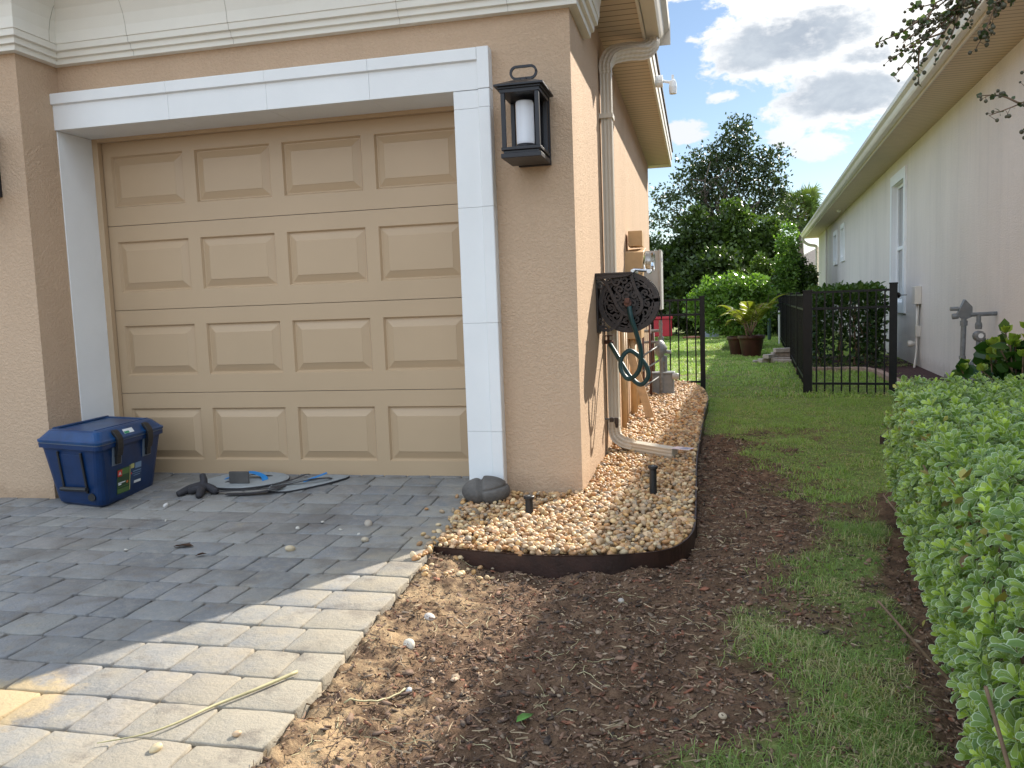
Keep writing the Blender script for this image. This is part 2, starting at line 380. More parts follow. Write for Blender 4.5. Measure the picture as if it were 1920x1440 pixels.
def thing(name, label, cat, loc=(0, 0, 0), group=None):
    o = bpy.data.objects.new(name, None); col.objects.link(o); o.location = loc
    o.empty_display_size = .1
    o['label'] = label; o['category'] = cat
    if group: o['group'] = group
    return o
def tag(o, label, cat, group=None):
    o['label'] = label; o['category'] = cat
    if group: o['group'] = group
    return o
def struct(o): o['kind'] = 'structure'; return o
def npmesh(name, V, F, mat, parent=None, attrs=None, smooth=False):
    """V (n,3), F (m,k) numpy; attrs: dict name -> (domain,type,array)"""
    me = bpy.data.meshes.new(name); off = parent_world(parent)
    V = np.asarray(V, np.float32)-np.array(off, np.float32); F = np.asarray(F, np.int32)
    me.vertices.add(len(V)); me.vertices.foreach_set('co', V.ravel())
    k = F.shape[1]; me.loops.add(F.size); me.loops.foreach_set('vertex_index', F.ravel())
    me.polygons.add(len(F)); me.polygons.foreach_set('loop_start', np.arange(0, F.size, k, dtype=np.int32))
    try: me.polygons.foreach_set('loop_total', np.full(len(F), k, np.int32))
    except Exception: pass
    if smooth: me.polygons.foreach_set('use_smooth', np.ones(len(F), bool))
    me.update(calc_edges=True)
    for n_, (dom, ty, arr) in (attrs or {}).items():
        at = me.attributes.new(n_, ty, dom)
        at.data.foreach_set('color' if ty == 'FLOAT_COLOR' else 'value', np.asarray(arr, np.float32).ravel())
    me.materials.append(mat)
    o = bpy.data.objects.new(name, me); col.objects.link(o)
    if parent is not None: o.parent = parent
    return o
# value noise in numpy
_tab = np.random.default_rng(3).random((256, 256))
def vnoise(x, y, s, o=0):
    x = np.asarray(x)*s+o*17.3+1000; y = np.asarray(y)*s+o*9.1+1000
    xi = np.floor(x).astype(int); yi = np.floor(y).astype(int); fx = x-xi; fy = y-yi
    fx = fx*fx*(3-2*fx); fy = fy*fy*(3-2*fy)
    g_ = lambda a, b: _tab[a % 256, b % 256]
    return (g_(xi, yi)*(1-fx)+g_(xi+1, yi)*fx)*(1-fy)+(g_(xi, yi+1)*(1-fx)+g_(xi+1, yi+1)*fx)*fy
def fbm(x, y, s, oct=4, o=0):
    t = 0; a = 1; n = 0
    for i in range(oct): t = t+a*vnoise(x, y, s*2**i, o+i); n += a; a *= .55
    return t/n
def sstep(x, a, b):
    t = np.clip((x-a)/(b-a), 0, 1); return t*t*(3-2*t)

# ------------------------------------------------------------------ leaves
LEAF = {  # outline in (across, along), folded a little
 'quad': (np.array([(0, 0, 0), (.32, .45, .10), (0, 1, 0), (-.32, .45, .10)]), np.array([(0, 1, 2, 3)]), np.array([0, 0, 0, 0.])),
 'ovate': (np.array([(0, 0, 0), (.26, .30, .07), (.30, .62, .07), (0, 1, -.06), (-.30, .62, .07), (-.26, .30, .07), (0, .5, 0)]),
           np.array([(0, 1, 6, 5), (1, 2, 3, 6), (6, 3, 4, 5)]), np.array([1, 1, 1, 1, 1, 1, 0.])),
}
# obovate leaf with cream margin: inner ring + outer ring
_b = [(.0, .0), (.09, .18), (.20, .45), (.27, .72), (.20, .93), (0, 1.0), (-.20, .93), (-.27, .72), (-.20, .45), (-.09, .18)]
_ob = [(x, y, .35*abs(x)-.22*(y-.45)**2*(1 if y > .45 else .3)) for x, y in _b]
_ib = [(x*.72, .06+y*.86, .35*abs(x)*.72-.22*max(0, y*.86-.4)**2) for x, y in _b]
LEAF['rosette'] = (np.array(_ob+_ib), np.array([(i, (i+1) % 10, 10+(i+1) % 10, 10+i) for i in range(10)]+[(10, 11, 18, 19), (11, 12, 17, 18), (12, 13, 16, 17), (13, 14, 15, 16)]), np.array([1.]*10+[.35]*10))
def leaves(P, D, N, L, kind='quad', tone=None, width=1.0):
    """P base points (n,3), D directions, N rough normals, L lengths"""
    base, faces, rim = LEAF[kind]; n = len(P)
    D = D/(np.linalg.norm(D, axis=1, keepdims=True)+1e-9)
    A = np.cross(D, N); A /= (np.linalg.norm(A, axis=1, keepdims=True)+1e-9); B = np.cross(A, D)
    L = np.asarray(L).reshape(-1, 1, 1)
    V = P[:, None, :]+L*(A[:, None, :]*base[None, :, 0:1]*width+D[:, None, :]*base[None, :, 1:2]+B[:, None, :]*base[None, :, 2:3])
    m = len(base); F = (faces[None]+(np.arange(n)*m)[:, None, None]).reshape(-1, faces.shape[1])
    if tone is None: tone = rng.random(n)
    return V.reshape(-1, 3), F, np.repeat(tone, m), np.tile(rim, n)
def leaf_obj(name, parts, mat, parent=None):
    V = []; F = []; T = []; R_ = []; k = 0
    for v, f, t, r in parts: V.append(v); F.append(f+k); T.append(t); R_.append(r); k += len(v)
    return npmesh(name, np.concatenate(V), np.concatenate(F), mat, parent, {'tone': ('POINT', 'FLOAT', np.concatenate(T)), 'rim': ('POINT', 'FLOAT', np.concatenate(R_))})
def rdir(n, up=0.0):
    d = rng.normal(size=(n, 3)); d[:, 2] += up; return d/np.linalg.norm(d, axis=1, keepdims=True)
def clump_cloud(blobs_, n_clumps, per, size, leaf, flat=1.0, shell=.5):
    """leaf clumps spread through a set of ellipsoids: returns leaf arrays + clump centres"""
    w = np.array([b[3]*b[4]*b[5] for b in blobs_])**.7; w /= w.sum()
    idx = rng.choice(len(blobs_), n_clumps, p=w)
    B = np.array(blobs_)[idx]
    d = rdir(n_clumps); rad = (shell+(1-shell)*rng.random(n_clumps))**(1/1.6)
    rad *= 1+.16*rng.normal(size=n_clumps)*.6
    C = B[:, :3]+d*B[:, 3:6]*rad[:, None]
    tone_c = rng.random(n_clumps)
    P = np.repeat(C, per, 0)+rng.normal(size=(n_clumps*per, 3))*size*np.array([1, 1, flat])
    out = np.repeat(d, per, 0)
    D = rdir(n_clumps*per, .1)+out*.6
    N = rdir(n_clumps*per, .8)
    L = leaf*(.6+.8*rng.random(n_clumps*per))
    tone = np.clip(np.repeat(tone_c, per)*.6+rng.random(n_clumps*per)*.4, 0, 1)
    return leaves(P, D, N, L, 'quad', tone), C
def limb(mb, a, b, r1, r2, wig=.06, n=6, k=7):
    a = np.array(a, float); b = np.array(b, float); L = np.linalg.norm(b-a)
    pts = [a+(b-a)*t+(rng.normal(size=3)*wig*L*sin(pi*t) if 0 < t < 1 else 0) for t in np.linspace(0, 1, n)]
    mb.tube(pts, 1, k, scale=list(np.linspace(r1, r2, n))); return pts
def tree(name, label, cat, base, blobs_, trunk_h, tr, mat, n_clumps, per, size, leaf, flat=.8, group=None, shell=.45, nlimb=7, bark=None):
    t = thing(name, label, cat, base, group)
    lv, C = clump_cloud(blobs_, n_clumps, per, size, leaf, flat, shell)
    leaf_obj('crown', [lv], mat, t)
    mb = MB(); top = (base[0], base[1], base[2]+trunk_h)
    limb(mb, (base[0], base[1], base[2]-.1), top, tr, tr*.7, .03)
    for i in range(nlimb):
        c = C[rng.integers(len(C))]
        p = limb(mb, (top[0], top[1], top[2]-.1*trunk_h*rng.random()), c, tr*.5, tr*.1, .07)
        for j in range(4):
            c2 = C[np.argmin(np.linalg.norm(C-(c+rng.normal(size=3)*size*6), axis=1))]
            limb(mb, p[3+j % 3], c2, tr*.18, tr*.05, .08, 5, 5)
    mb.build('trunk', bark or M['bark'], t, smooth=True)
    return t

# ------------------------------------------------------------------ reference lines of the place
XW = -.633              # side wall of the near house
YF, YD = 4.393, 4.68    # garage facade, garage door
PE = lambda y: -1.05-.068*(y-1.67)     # right edge of the paved drive
TH = radians(3.9); cT, sT = cos(TH), sin(TH)
def nd(n, d, z=0): return (n*cT+d*sT, -n*sT+d*cT, z)   # frame of the neighbouring house: n away from us, d along its wall
def drive_z(y): return np.maximum(0, (np.asarray(y)-3.9))*.06
BED = [(-1.17, 3.40), (-.98, 3.355), (-.80, 3.34), (-.60, 3.335), (-.40, 3.35), (-.27, 3.39), (-.16, 3.46), (-.085, 3.57), (-.04, 3.74), (-.028, 4.0), (-.026, 4.7), (-.024, 5.4), (-.005, 6.2), (.02, 7.0), (.045, 7.8), (.085, 8.6), (.09, 9.1), (.06, 9.7), (-.02, 10.2), (-.15, 10.55), (-.33, 10.75), (-.6, 10.85)]
_by = np.array([p[1] for p in BED[8:]]); _bx = np.array([p[0] for p in BED[8:]])
def in_poly(x, y, poly):
    x = np.asarray(x); y = np.asarray(y); c = np.zeros(x.shape, bool); n = len(poly)
    for i in range(n):
        x1, y1 = poly[i]; x2, y2 = poly[i-1]
        c ^= ((y1 > y) != (y2 > y)) & (x < (x2-x1)*(y-y1)/(y2-y1+1e-12)+x1)
    return c
BEDPOLY = BED+[(-.633, 10.85), (-.633, 4.393), (-1.06, 4.393), (-1.20, 4.393), (PE(4.3)-.02, 4.3), (PE(3.4), 3.42)]

# ------------------------------------------------------------------ ground
GZ = -.08
def grass_mask(x, y):
    e = np.interp(y, [0, 1.5, 2.0, 2.35, 2.86, 3.24, 4.2, 5.2, 6.0, 6.6, 7.2, 7.8, 8.1, 10.5, 11.5], [.0, .03, .10, .18, .27, .43, .47, .50, .43, .30, .12, .03, -.2, -.2, -30])
    nn = fbm(x, y, 3.0, 5, 2)-.5
    m = sstep(x-e+nn*.75, -.16, .20)
    patch = sstep(fbm(x, y, 2.2, 4, 9), .54, .66)*sstep(y, 8.3, 7.0)*sstep(1.5-x*.9, .0, .7)
    m = m*(1-.8*patch)*(1-.35*sstep(fbm(x, y, 4.5, 4, 19), .50, .66)*sstep(y, 9, 6))
    # bare strip along the foot of the hedge
    hx = .60+.15*(y-2.1)
    m = m*(1-sstep(x-hx+nn*.16, -.10, -.02)*(y < 4.9))
    m = m*(1-sstep(fbm(x, y, 2.3, 4, 5), .42, .55)*sstep(np.abs(y-12.4)*.9+.6*np.abs(x+.3), .75, .35))
    far = y > 27
    m = np.where(far, 1, m)
    m = np.where((x < -.63) & (y < 11.5), .0, m)
    return np.clip(m, 0, 1)
def sand_mask(x, y):
    nn = fbm(x, y, 5, 4, 4)-.5
    return np.clip(sstep(x-PE(y)+nn*.5, .45, .02)*sstep(y+nn*.4, 3.7, 3.0)*1.0, 0, 1)
def ground_z(x, y):
    x = np.asarray(x, float); y = np.asarray(y, float)
    near = sstep(y, 9.5, 7.5)
    z = GZ-.02*sstep(y, 4, 9)+.065*sstep(x-PE(y), .30, .0)*(y < 3.45)
    amp = near*(1-.6*grass_mask(x, y))
    z = z+amp*((fbm(x, y, 3.5, 3, 1)-.5)*.055+(fbm(x, y, 20, 4, 3)-.5)*.044+(fbm(x, y, 75, 2, 6)-.5)*.016)
    inside = in_poly(x, y, BEDPOLY) | ((x < PE(y)) & (y < 4.8)) | ((x < XW) & (y < 11.4) & (y > 4.4))
    z = np.where(inside, -.16, z)
    return z
xs = np.unique(np.concatenate([[-1500, -500, -150, -60, -30, -15, -8, -5, -3, -2.2, -1.7], np.arange(-1.45, 1.9, .0135), np.arange(1.9, 6, .3), [7, 9, 12, 20, 35, 60, 150, 500, 1500]]))
ys = np.unique(np.concatenate([[-1500, -300, -60, -15, -5, -2, -1, 0, .6, 1.0], np.arange(1.2, 5, .0145), np.arange(5, 9, .03), np.arange(9, 16, .12), np.arange(16, 32, .8), [35, 40, 50, 65, 90, 150, 300, 700, 1800]]))
X_, Y_ = np.meshgrid(xs, ys); Z_ = ground_z(X_, Y_)
nx, ny = len(xs), len(ys)
i_ = np.arange(nx*ny).reshape(ny, nx)
F_ = np.stack([i_[:-1, :-1], i_[:-1, 1:], i_[1:, 1:], i_[1:, :-1]], -1).reshape(-1, 4)
mk = np.stack([grass_mask(X_, Y_), sand_mask(X_, Y_), np.zeros_like(X_), np.ones_like(X_)], -1)
gnd = struct(npmesh('ground', np.stack([X_, Y_, Z_], -1).reshape(-1, 3), F_, M['ground'], None, {'mask': ('POINT', 'FLOAT_COLOR', mk.reshape(-1, 4))}, True))

# ------------------------------------------------------------------ paved drive
def pavers():
    V = []; Fq = []; Cc = []
    rows = np.arange(1.723-.182*9, 4.66, .1825)
    r2 = random.Random(5)
    for j, y0 in enumerate(rows):
        y1 = y0+.1825
        x = PE((y0+y1)/2)-r2.choice([0, .0])
        while x > -7:
            w = r2.choice([.16, .21, .23, .26, .20, .15])
            if x-w < -7.2: break
            gp = .0016+r2.random()*.0022
            a, b_, c_, d_ = x-w+gp, x-gp, y0+gp, y1-gp
            def jit(): return (r2.random()-.5)*.009
            base = r2.random()
            tint = r2.choice([(.215, .215, .21), (.20, .20, .202), (.225, .22, .208), (.185, .187, .19), (.22, .21, .20), (.24, .235, .22)])
            colr = tuple(t*(.86+.26*base) for t in tint)
            # outline with wavy tumbled edges
            npt = 5; pts = []
            cs = [(a, c_), (b_, c_), (b_, d_), (a, d_)]
            for e in range(4):
                p, q = cs[e], cs[(e+1) % 4]
                for t in range(npt):
                    tt = t/npt; px = p[0]+(q[0]-p[0])*tt; py = p[1]+(q[1]-p[1])*tt
                    cut = .0035 if t == 0 else 0
                    cx, cy = (a+b_)/2, (c_+d_)/2
                    px += (cx-px)*cut/.1*1+jit()*.5; py += (cy-py)*cut/.09+jit()*.5
                    pts.append((px, py))
            tilt = (jit()*.5, jit()*.5); hz = jit()*.35
            n = len(pts); k = len(V); cx, cy = (a+b_)/2, (c_+d_)/2
            rings = [(0, -.05), (0, -.0045), (.0018, -.0015), (.0065, 0)]
            for ins, z in rings:
                for (px, py) in pts:
                    l = math.hypot(cx-px, cy-py)
                    qx = px+(cx-px)/l*ins; qy = py+(cy-py)/l*ins
                    zz = float(drive_z(qy))+z+hz+(qx-cx)*tilt[0]/.1+(qy-cy)*tilt[1]/.1
                    V.append((qx, qy, zz))
            V.append((cx, cy, float(drive_z(cy))+hz+.0005))
            for rr in range(3):
                for i in range(n):
                    i2 = (i+1) % n; Fq.append((k+rr*n+i, k+rr*n+i2, k+(rr+1)*n+i2, k+(rr+1)*n+i))
            for i in range(0, n, 2): Fq.append((k+3*n+i, k+3*n+(i+1) % n, k+3*n+(i+2) % n, k+4*n))
            Cc += [colr+(1,)]*(4*n+1)
            x -= w
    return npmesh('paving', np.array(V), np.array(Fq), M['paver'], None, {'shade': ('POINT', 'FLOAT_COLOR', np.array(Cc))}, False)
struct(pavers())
jb = MB(); jb.add([(-7.3, -.2, -.012), (PE(-.2)-.01, -.2, -.012), (PE(3.9)-.01, 3.9, -.012), (-7.3, 3.9, -.012), (PE(4.7)-.01, 4.75, .042), (-7.3, 4.75, .042),
                  (PE(-.2)-.01, -.2, -.15), (PE(3.9)-.01, 3.9, -.15), (PE(4.7)-.01, 4.75, -.15)], [(0, 1, 2, 3), (3, 2, 4, 5), (1, 6, 7, 2), (2, 7, 8, 4)])
struct(jb.build('driveway', M['joint_sand']))

# ------------------------------------------------------------------ near house
H = thing('house', 'tan stucco house with garage door and white cornice', 'house', (-4.5, 8, 0))
PX, PYF = -3.775, 4.08
ZT = 3.25
w = MB()
# plan outline walls (solid blocks butted end to end)
w.box((-9, PYF, -.2), (PX, 11.4, ZT))                       # pier and everything left of the garage
w.box((PX, YF, 2.227), (-1.255, 11.4, ZT))                  # above the door
w.box((-1.255, YF, -.2), (XW, 11.4, ZT))                    # right of the door
w.build('wall', M['stucco'], H)
back = MB(); back.box((PX+.002, YD+.06, -.1), (-1.257, YD+.1, 2.225)); back.build('backing', M['door'], H)
# garage door: four sections of four raised panels
def door():
    mb = MB(); x0, x1 = PX+.004, -1.27
    zs = [.035, .578, 1.123, 1.668, 2.24]; gx = [-3.715, -3.112, -2.51, -1.907, -1.304]
    y = YD
    for s_ in range(4):
        za, zb = zs[s_]+.0018, zs[s_+1]-.0018
        pz = (za+.115 if s_ else za+.10, zb-.10 if s_ < 3 else zb-.13)
        # section face with holes: horizontal bands
        xsx = [x0]
        for c in range(4): xsx += [gx[c]+.042, gx[c+1]-.042]
        xsx += [x1]
        def q(xa, xb, zc, zd, ya=y, yb=y): mb.add([(xa, ya, zc), (xb, ya, zc), (xb, yb, zd), (xa, yb, zd)], [(0, 1, 2, 3)])
        q(x0, x1, za, pz[0]); q(x0, x1, pz[1], zb)
        for i in range(0, 9, 2): q(xsx[i], xsx[i+1], pz[0], pz[1])
        # rounded tongue at section joints
        mb.add([(x0, y, za), (x1, y, za), (x1, y+.03, za), (x0, y+.03, za)], [(0, 3, 2, 1)])
        mb.add([(x0, y, zb), (x1, y, zb), (x1, y+.03, zb), (x0, y+.03, zb)], [(0, 1, 2, 3)])
        for c in range(4):
            a, b_ = xsx[1+2*c], xsx[2+2*c]
            R_ = [(0, 0), (.010, .016), (.016, .016), (.055, .001), (.060, -.002)]
            rings = []
            for ins, dp in R_: rings.append([(a+ins, y+dp, pz[0]+ins), (b_-ins, y+dp, pz[0]+ins), (b_-ins, y+dp, pz[1]-ins), (a+ins, y+dp, pz[1]-ins)])
            for r1, r2 in zip(rings, rings[1:]):
                mb.add(r1+r2, [(i, (i+1) % 4, 4+(i+1) % 4, 4+i) for i in range(4)])
            mb.add(rings[-1], [(0, 1, 2, 3)])
    return mb.build('garage_door', M['door'], H)
door()
MB().box((PX+.004, YD-.004, .01), (-1.27, YD+.03, .038)).build('door_seal', M['black_plastic'], H)
# stop moulding round the door, white jamb, header and leg
mb = MB(); mb.box((PX+.003, YD-.045, .02), (PX+.045, YD-.006, 2.225)); mb.box((PX+.045, YD-.045, 2.195), (-1.26, YD-.006, 2.225)); mb.build('door_stop', M['door'], H, bevel=.003)
mb = MB(); mb.box((PX-.01, YF-.045, .02), (PX+.006, YD+.0, 2.215)); mb.build('door_trim', M['trim'], H, bevel=.002)
def leg():
    mb = MB(); prof = [(-1.262, YF+.3), (-1.262, 4.335), (-1.125, 4.335), (-1.120, 4.318), (-1.062, 4.318), (-1.058, 4.322), (-1.058, YF+.01), (-1.2, YF+.3)]
    cuts = [-.02, .375, .975, 1.60, 2.12, 2.214]
    for a, b_ in zip(cuts, cuts[1:]):
        a2, b2 = a+.0007, b_-.0007
        n = len(prof); vs = [(x, y, a2) for x, y in prof]+[(x, y, b2) for x, y in prof]
        mb.add(vs, [(i, (i+1) % n, n+(i+1) % n, n+i) for i in range(n)]+[tuple(range(n))[::-1], tuple(range(n, 2*n))])
    mb.box((-1.255, 4.342, 0), (-1.064, 4.39, 2.2))
    return mb.build('door_trim', M['trim'], H, bevel=.0015)
leg()
def header():
    mb = MB(); prof = [(4.335, 2.217), (4.335, 2.362), (4.318, 2.367), (4.318, 2.425), (4.322, 2.430), (YF+.02, 2.430), (YF+.02, 2.3), (YD+.02, 2.28), (YD+.02, 2.225), (YD-.02, 2.217)]
    cuts = [PX-.03, -2.99, -2.36, -1.74, -1.123]
    for i, (a, b_) in enumerate(zip(cuts, cuts[1:])):
        a2, b2 = a+.0005, b_-.0005; n = len(prof)
        vs = [(a2, y, z) for y, z in prof]+[(b2, y, z) for y, z in prof]
        mb.add(vs, [(i, n+i, n+(i+1) % n, (i+1) % n) for i in range(n)]+[tuple(range(n)), tuple(range(n, 2*n))[::-1]])
    mb.box((-1.122, 4.318, 2.217), (-1.058, YF+.005, 2.430))
    mb.box((-1.262, 4.337, 2.218), (-1.1225, YF+.005, 2.365))
    return mb.build('door_trim', M['trim'], H, bevel=.0015)
header()
# cornice: stepped bands below a flaring cove, mitred round the corners
def cornice():
    prof = [(-.02, 2.598), (.045, 2.600), (.048, 2.628), (.066, 2.632), (.069, 2.662), (.088, 2.666), (.092, 2.700), (.098, 2.702), (.102, 2.76), (.115, 2.82), (.14, 2.88), (.18, 2.935), (.24, 2.98), (.31, 3.005), (.33, 3.01), (.33, 3.045), (.36, 3.05), (.37, 3.12), (-.02, 3.12)]
    path = [(-9, PYF, (0, -1)), (PX, PYF, (1, -1)), (PX, YF, (1, -1)), (XW, YF, (1, -1)), (XW, 4.93, (1, 0))]
    vs = []; n = len(prof)
    for (x, y, d) in path:
        for o_, z in prof: vs.append((x+d[0]*o_, y+d[1]*o_, z))
    fs = []
    for i in range(len(path)-1):
        for j in range(n): fs.append((i*n+j, (i+1)*n+j, (i+1)*n+(j+1) % n, i*n+(j+1) % n))
    fs.append(tuple((len(path)-1)*n+j for j in range(n)))
    mb = MB(); mb.add(vs, fs); c = mb.build('cornice', M['cornice'], H)
    seam = pmat('seam_shadow_line', (.40, .38, .32), .8)
    for x in (-3.2, -2.55, -1.55, -.95):
        sm = MB(); sm.sweep([(x, YF-o_-.0005, z) for o_, z in prof[1:14]], [(-.0015, 0), (.0015, 0), (.0015, .0015), (-.0015, .0015)], up=(1, 0, 0)); sm.build('cornice_seam', seam, H)
    for y_ in (4.24,):
        sm = MB(); sm.sweep([(PX+o_+.0005, y_, z) for o_, z in prof[7:12]], [(-.0015, 0), (.0015, 0), (.0015, .0015), (-.0015, .0015)], up=(0, 1, 0))
        sm.build('cornice_seam', seam, H)
cornice()
# eave along the side: soffit, fascia, roof
mb = MB(); mb.box((XW+.0, 4.935, 2.882), (-.345, 11.6, 2.90)); mb.build('soffit', M['soffit'], H)
mb = MB(); mb.box((-.345, 4.935, 2.865), (-.325, 11.62, 3.06)); mb.box((-1.4, 11.60, 2.865), (-.345, 11.62, 3.06)); mb.build('fascia', M['gutter'], H, bevel=.002)
mb = MB(); mb.box((XW+.001, 11.4, 2.872), (-.345, 11.599, 2.8815)); mb.build('soffit', M['gutter'], H)
def roof():
    mb = MB(); e = [(-.30, 4.0), (-.30, 11.66), (-9.2, 11.66), (-9.2, 4.0)]
    z = 3.065; mb.add([(x, y, z) for x, y in e]+[(x, y, z+.03) for x, y in e]+[(-3.6, 7.6, 4.35), (-6, 7.6, 4.35)],
                     [(0, 1, 5, 4), (1, 2, 6, 5), (2, 3, 7, 6), (3, 0, 4, 7), (0, 3, 2, 1), (4, 5, 8), (5, 6, 9, 8), (6, 7, 9), (7, 4, 8, 9)])
    return mb.build('roof', M['shingle'], H)
roof()
mb = MB(); mb.box((-.324, 4.935, 2.96), (-.315, 11.63, 3.062)); mb.build('drip_edge', M['gutter_white'], H)
# short run of gutter over the downspout
gp = [(-.322, 2.885), (-.235, 2.885), (-.222, 2.905), (-.205, 2.95), (-.172, 2.985), (-.168, 3.035), (-.176, 3.035), (-.18, 2.995), (-.322, 2.995)]
mb = MB(); n = len(gp); mb.add([(x, 3.9, z) for x, z in gp]+[(x, 6.17, z) for x, z in gp], [(i, n+i, n+(i+1) % n, (i+1) % n) for i in range(n)]+[tuple(range(n)), tuple(range(n, 2*n))[::-1]])
mb.box((-.33, 6.171, 2.882), (-.165, 6.176, 3.04))
mb.build('gutter', M['gutter'], H)
def smoothpath(pts, n=8):
    P = [np.array(p, float) for p in pts]; P = [2*P[0]-P[1]]+P+[2*P[-1]-P[-2]]; o_ = []
    for i in range(1, len(P)-2):
        for t in np.linspace(0, 1, n, endpoint=False):
            a, b_, c, d = P[i-1:i+3]
            o_.append(.5*((2*b_)+(c-a)*t+(2*a-5*b_+4*c-d)*t*t+(3*b_-a-3*c+d)*t**3))
    o_.append(P[-2]); return o_
rib = []
def ribprof(w_, h_):
    pr = []
    def side(p, q, nr):
        for i in range(nr*4):
            t = i/(nr*4); d = .0025 if i % 4 in (1, 2) else 0
            x = p[0]+(q[0]-p[0])*t; y = p[1]+(q[1]-p[1])*t
            nx_ = (q[1]-p[1]); ny_ = -(q[0]-p[0]); l = math.hypot(nx_, ny_)
            pr.append((x-nx_/l*d, y-ny_/l*d))
    c = [(-w_, -h_), (w_, -h_), (w_, h_), (-w_, h_)]
    for i in range(4): side(c[i], c[(i+1) % 4], 3)
    return pr
RP = ribprof(.036, .044)
mb = MB()
dn = [(-.585, 5.72, 2.60), (-.585, 5.72, .24)]
mb.sweep(dn, RP, up=(0, 1, 0))
ds = mb.build('downspout', M['gutter'], H)
mb = MB(); ep = smoothpath([(-.585, 5.72, 2.595), (-.585, 5.72, 2.66), (-.545, 5.76, 2.73), (-.44, 5.86, 2.775), (-.335, 5.96, 2.80), (-.285, 6.0, 2.85), (-.28, 6.0, 2.90)], 7)
sc_ = [1.07+.035*(i % 2) for i in range(len(ep))]; mb.sweep(ep, RP, up=(0, 1, 0), scale=sc_); mb.build('downspout_elbow', M['gutter'], ds)
mb = MB(); ep = smoothpath([(-.585, 5.72, .25), (-.585, 5.72, .17), (-.565, 5.71, .11), (-.51, 5.68, .072), (-.44, 5.645, .058)], 6)
sc_ = [1.07+.035*(i % 2) for i in range(len(ep))]; mb.sweep(ep, RP, up=(0, 1, 0), scale=sc_); mb.build('downspout_elbow', M['gutter'], ds)
mb = MB(); mb.sweep([(-.45, 5.65, .060), (-.165, 5.505, .040)], ribprof(.044, .034), up=(0, 0, 1)); mb.build('downspout_extension', M['gutter'], ds)
for z_ in (2.30, .90): mb = MB(); mb.box((-.637, 5.66, z_), (-.54, 5.782, z_+.03)); mb.build('strap', M['gutter'], ds)
tg = MB(); tg.box((-.175, 5.455, .0745), (-.045, 5.545, .0765), ax=-.45, o=(-.13, 5.50)); tgo = tg.build('paper_tag', M['tag']); tag(tgo, 'pinkish white paper tag at the end of the downspout', 'tag')
tp = MB()
for i in range(4): tp.box((-.12+i*.002, 5.480+i*.014, .0768), (-.062+i*.002, 5.486+i*.014, .0774), ax=-.45, o=(-.13, 5.50))
tp.build('printing', M['p_lblue'], tgo)

# ------------------------------------------------------------------ security light under the eave
T = thing('security_light', 'small white security light on the eave above the side wall', 'light', (-.30, 7.2, 2.93))
mb = MB(); mb.lathe([(.0, 0), (.045, 0), (.05, .02), (.05, .06), (.0, .065)], (-.325, 7.3, 2.92), 'x', 14); mb.build('base', M['pvc'], T, smooth=False)
mb = MB(); mb.tube([(-.265, 7.3, 2.92), (-.215, 7.29, 2.905), (-.19, 7.28, 2.90)], .012, 8); mb.build('arm', M['pvc'], T)
mb = MB(); mb.lathe([(.0, -.085), (.030, -.085), (.034, -.03), (.026, .02), (.010, .035), (.010, .07), (0, .07)], (-.18, 7.27, 2.885), 'z', 14); mb.build('lamp_head', M['pvc'], T)

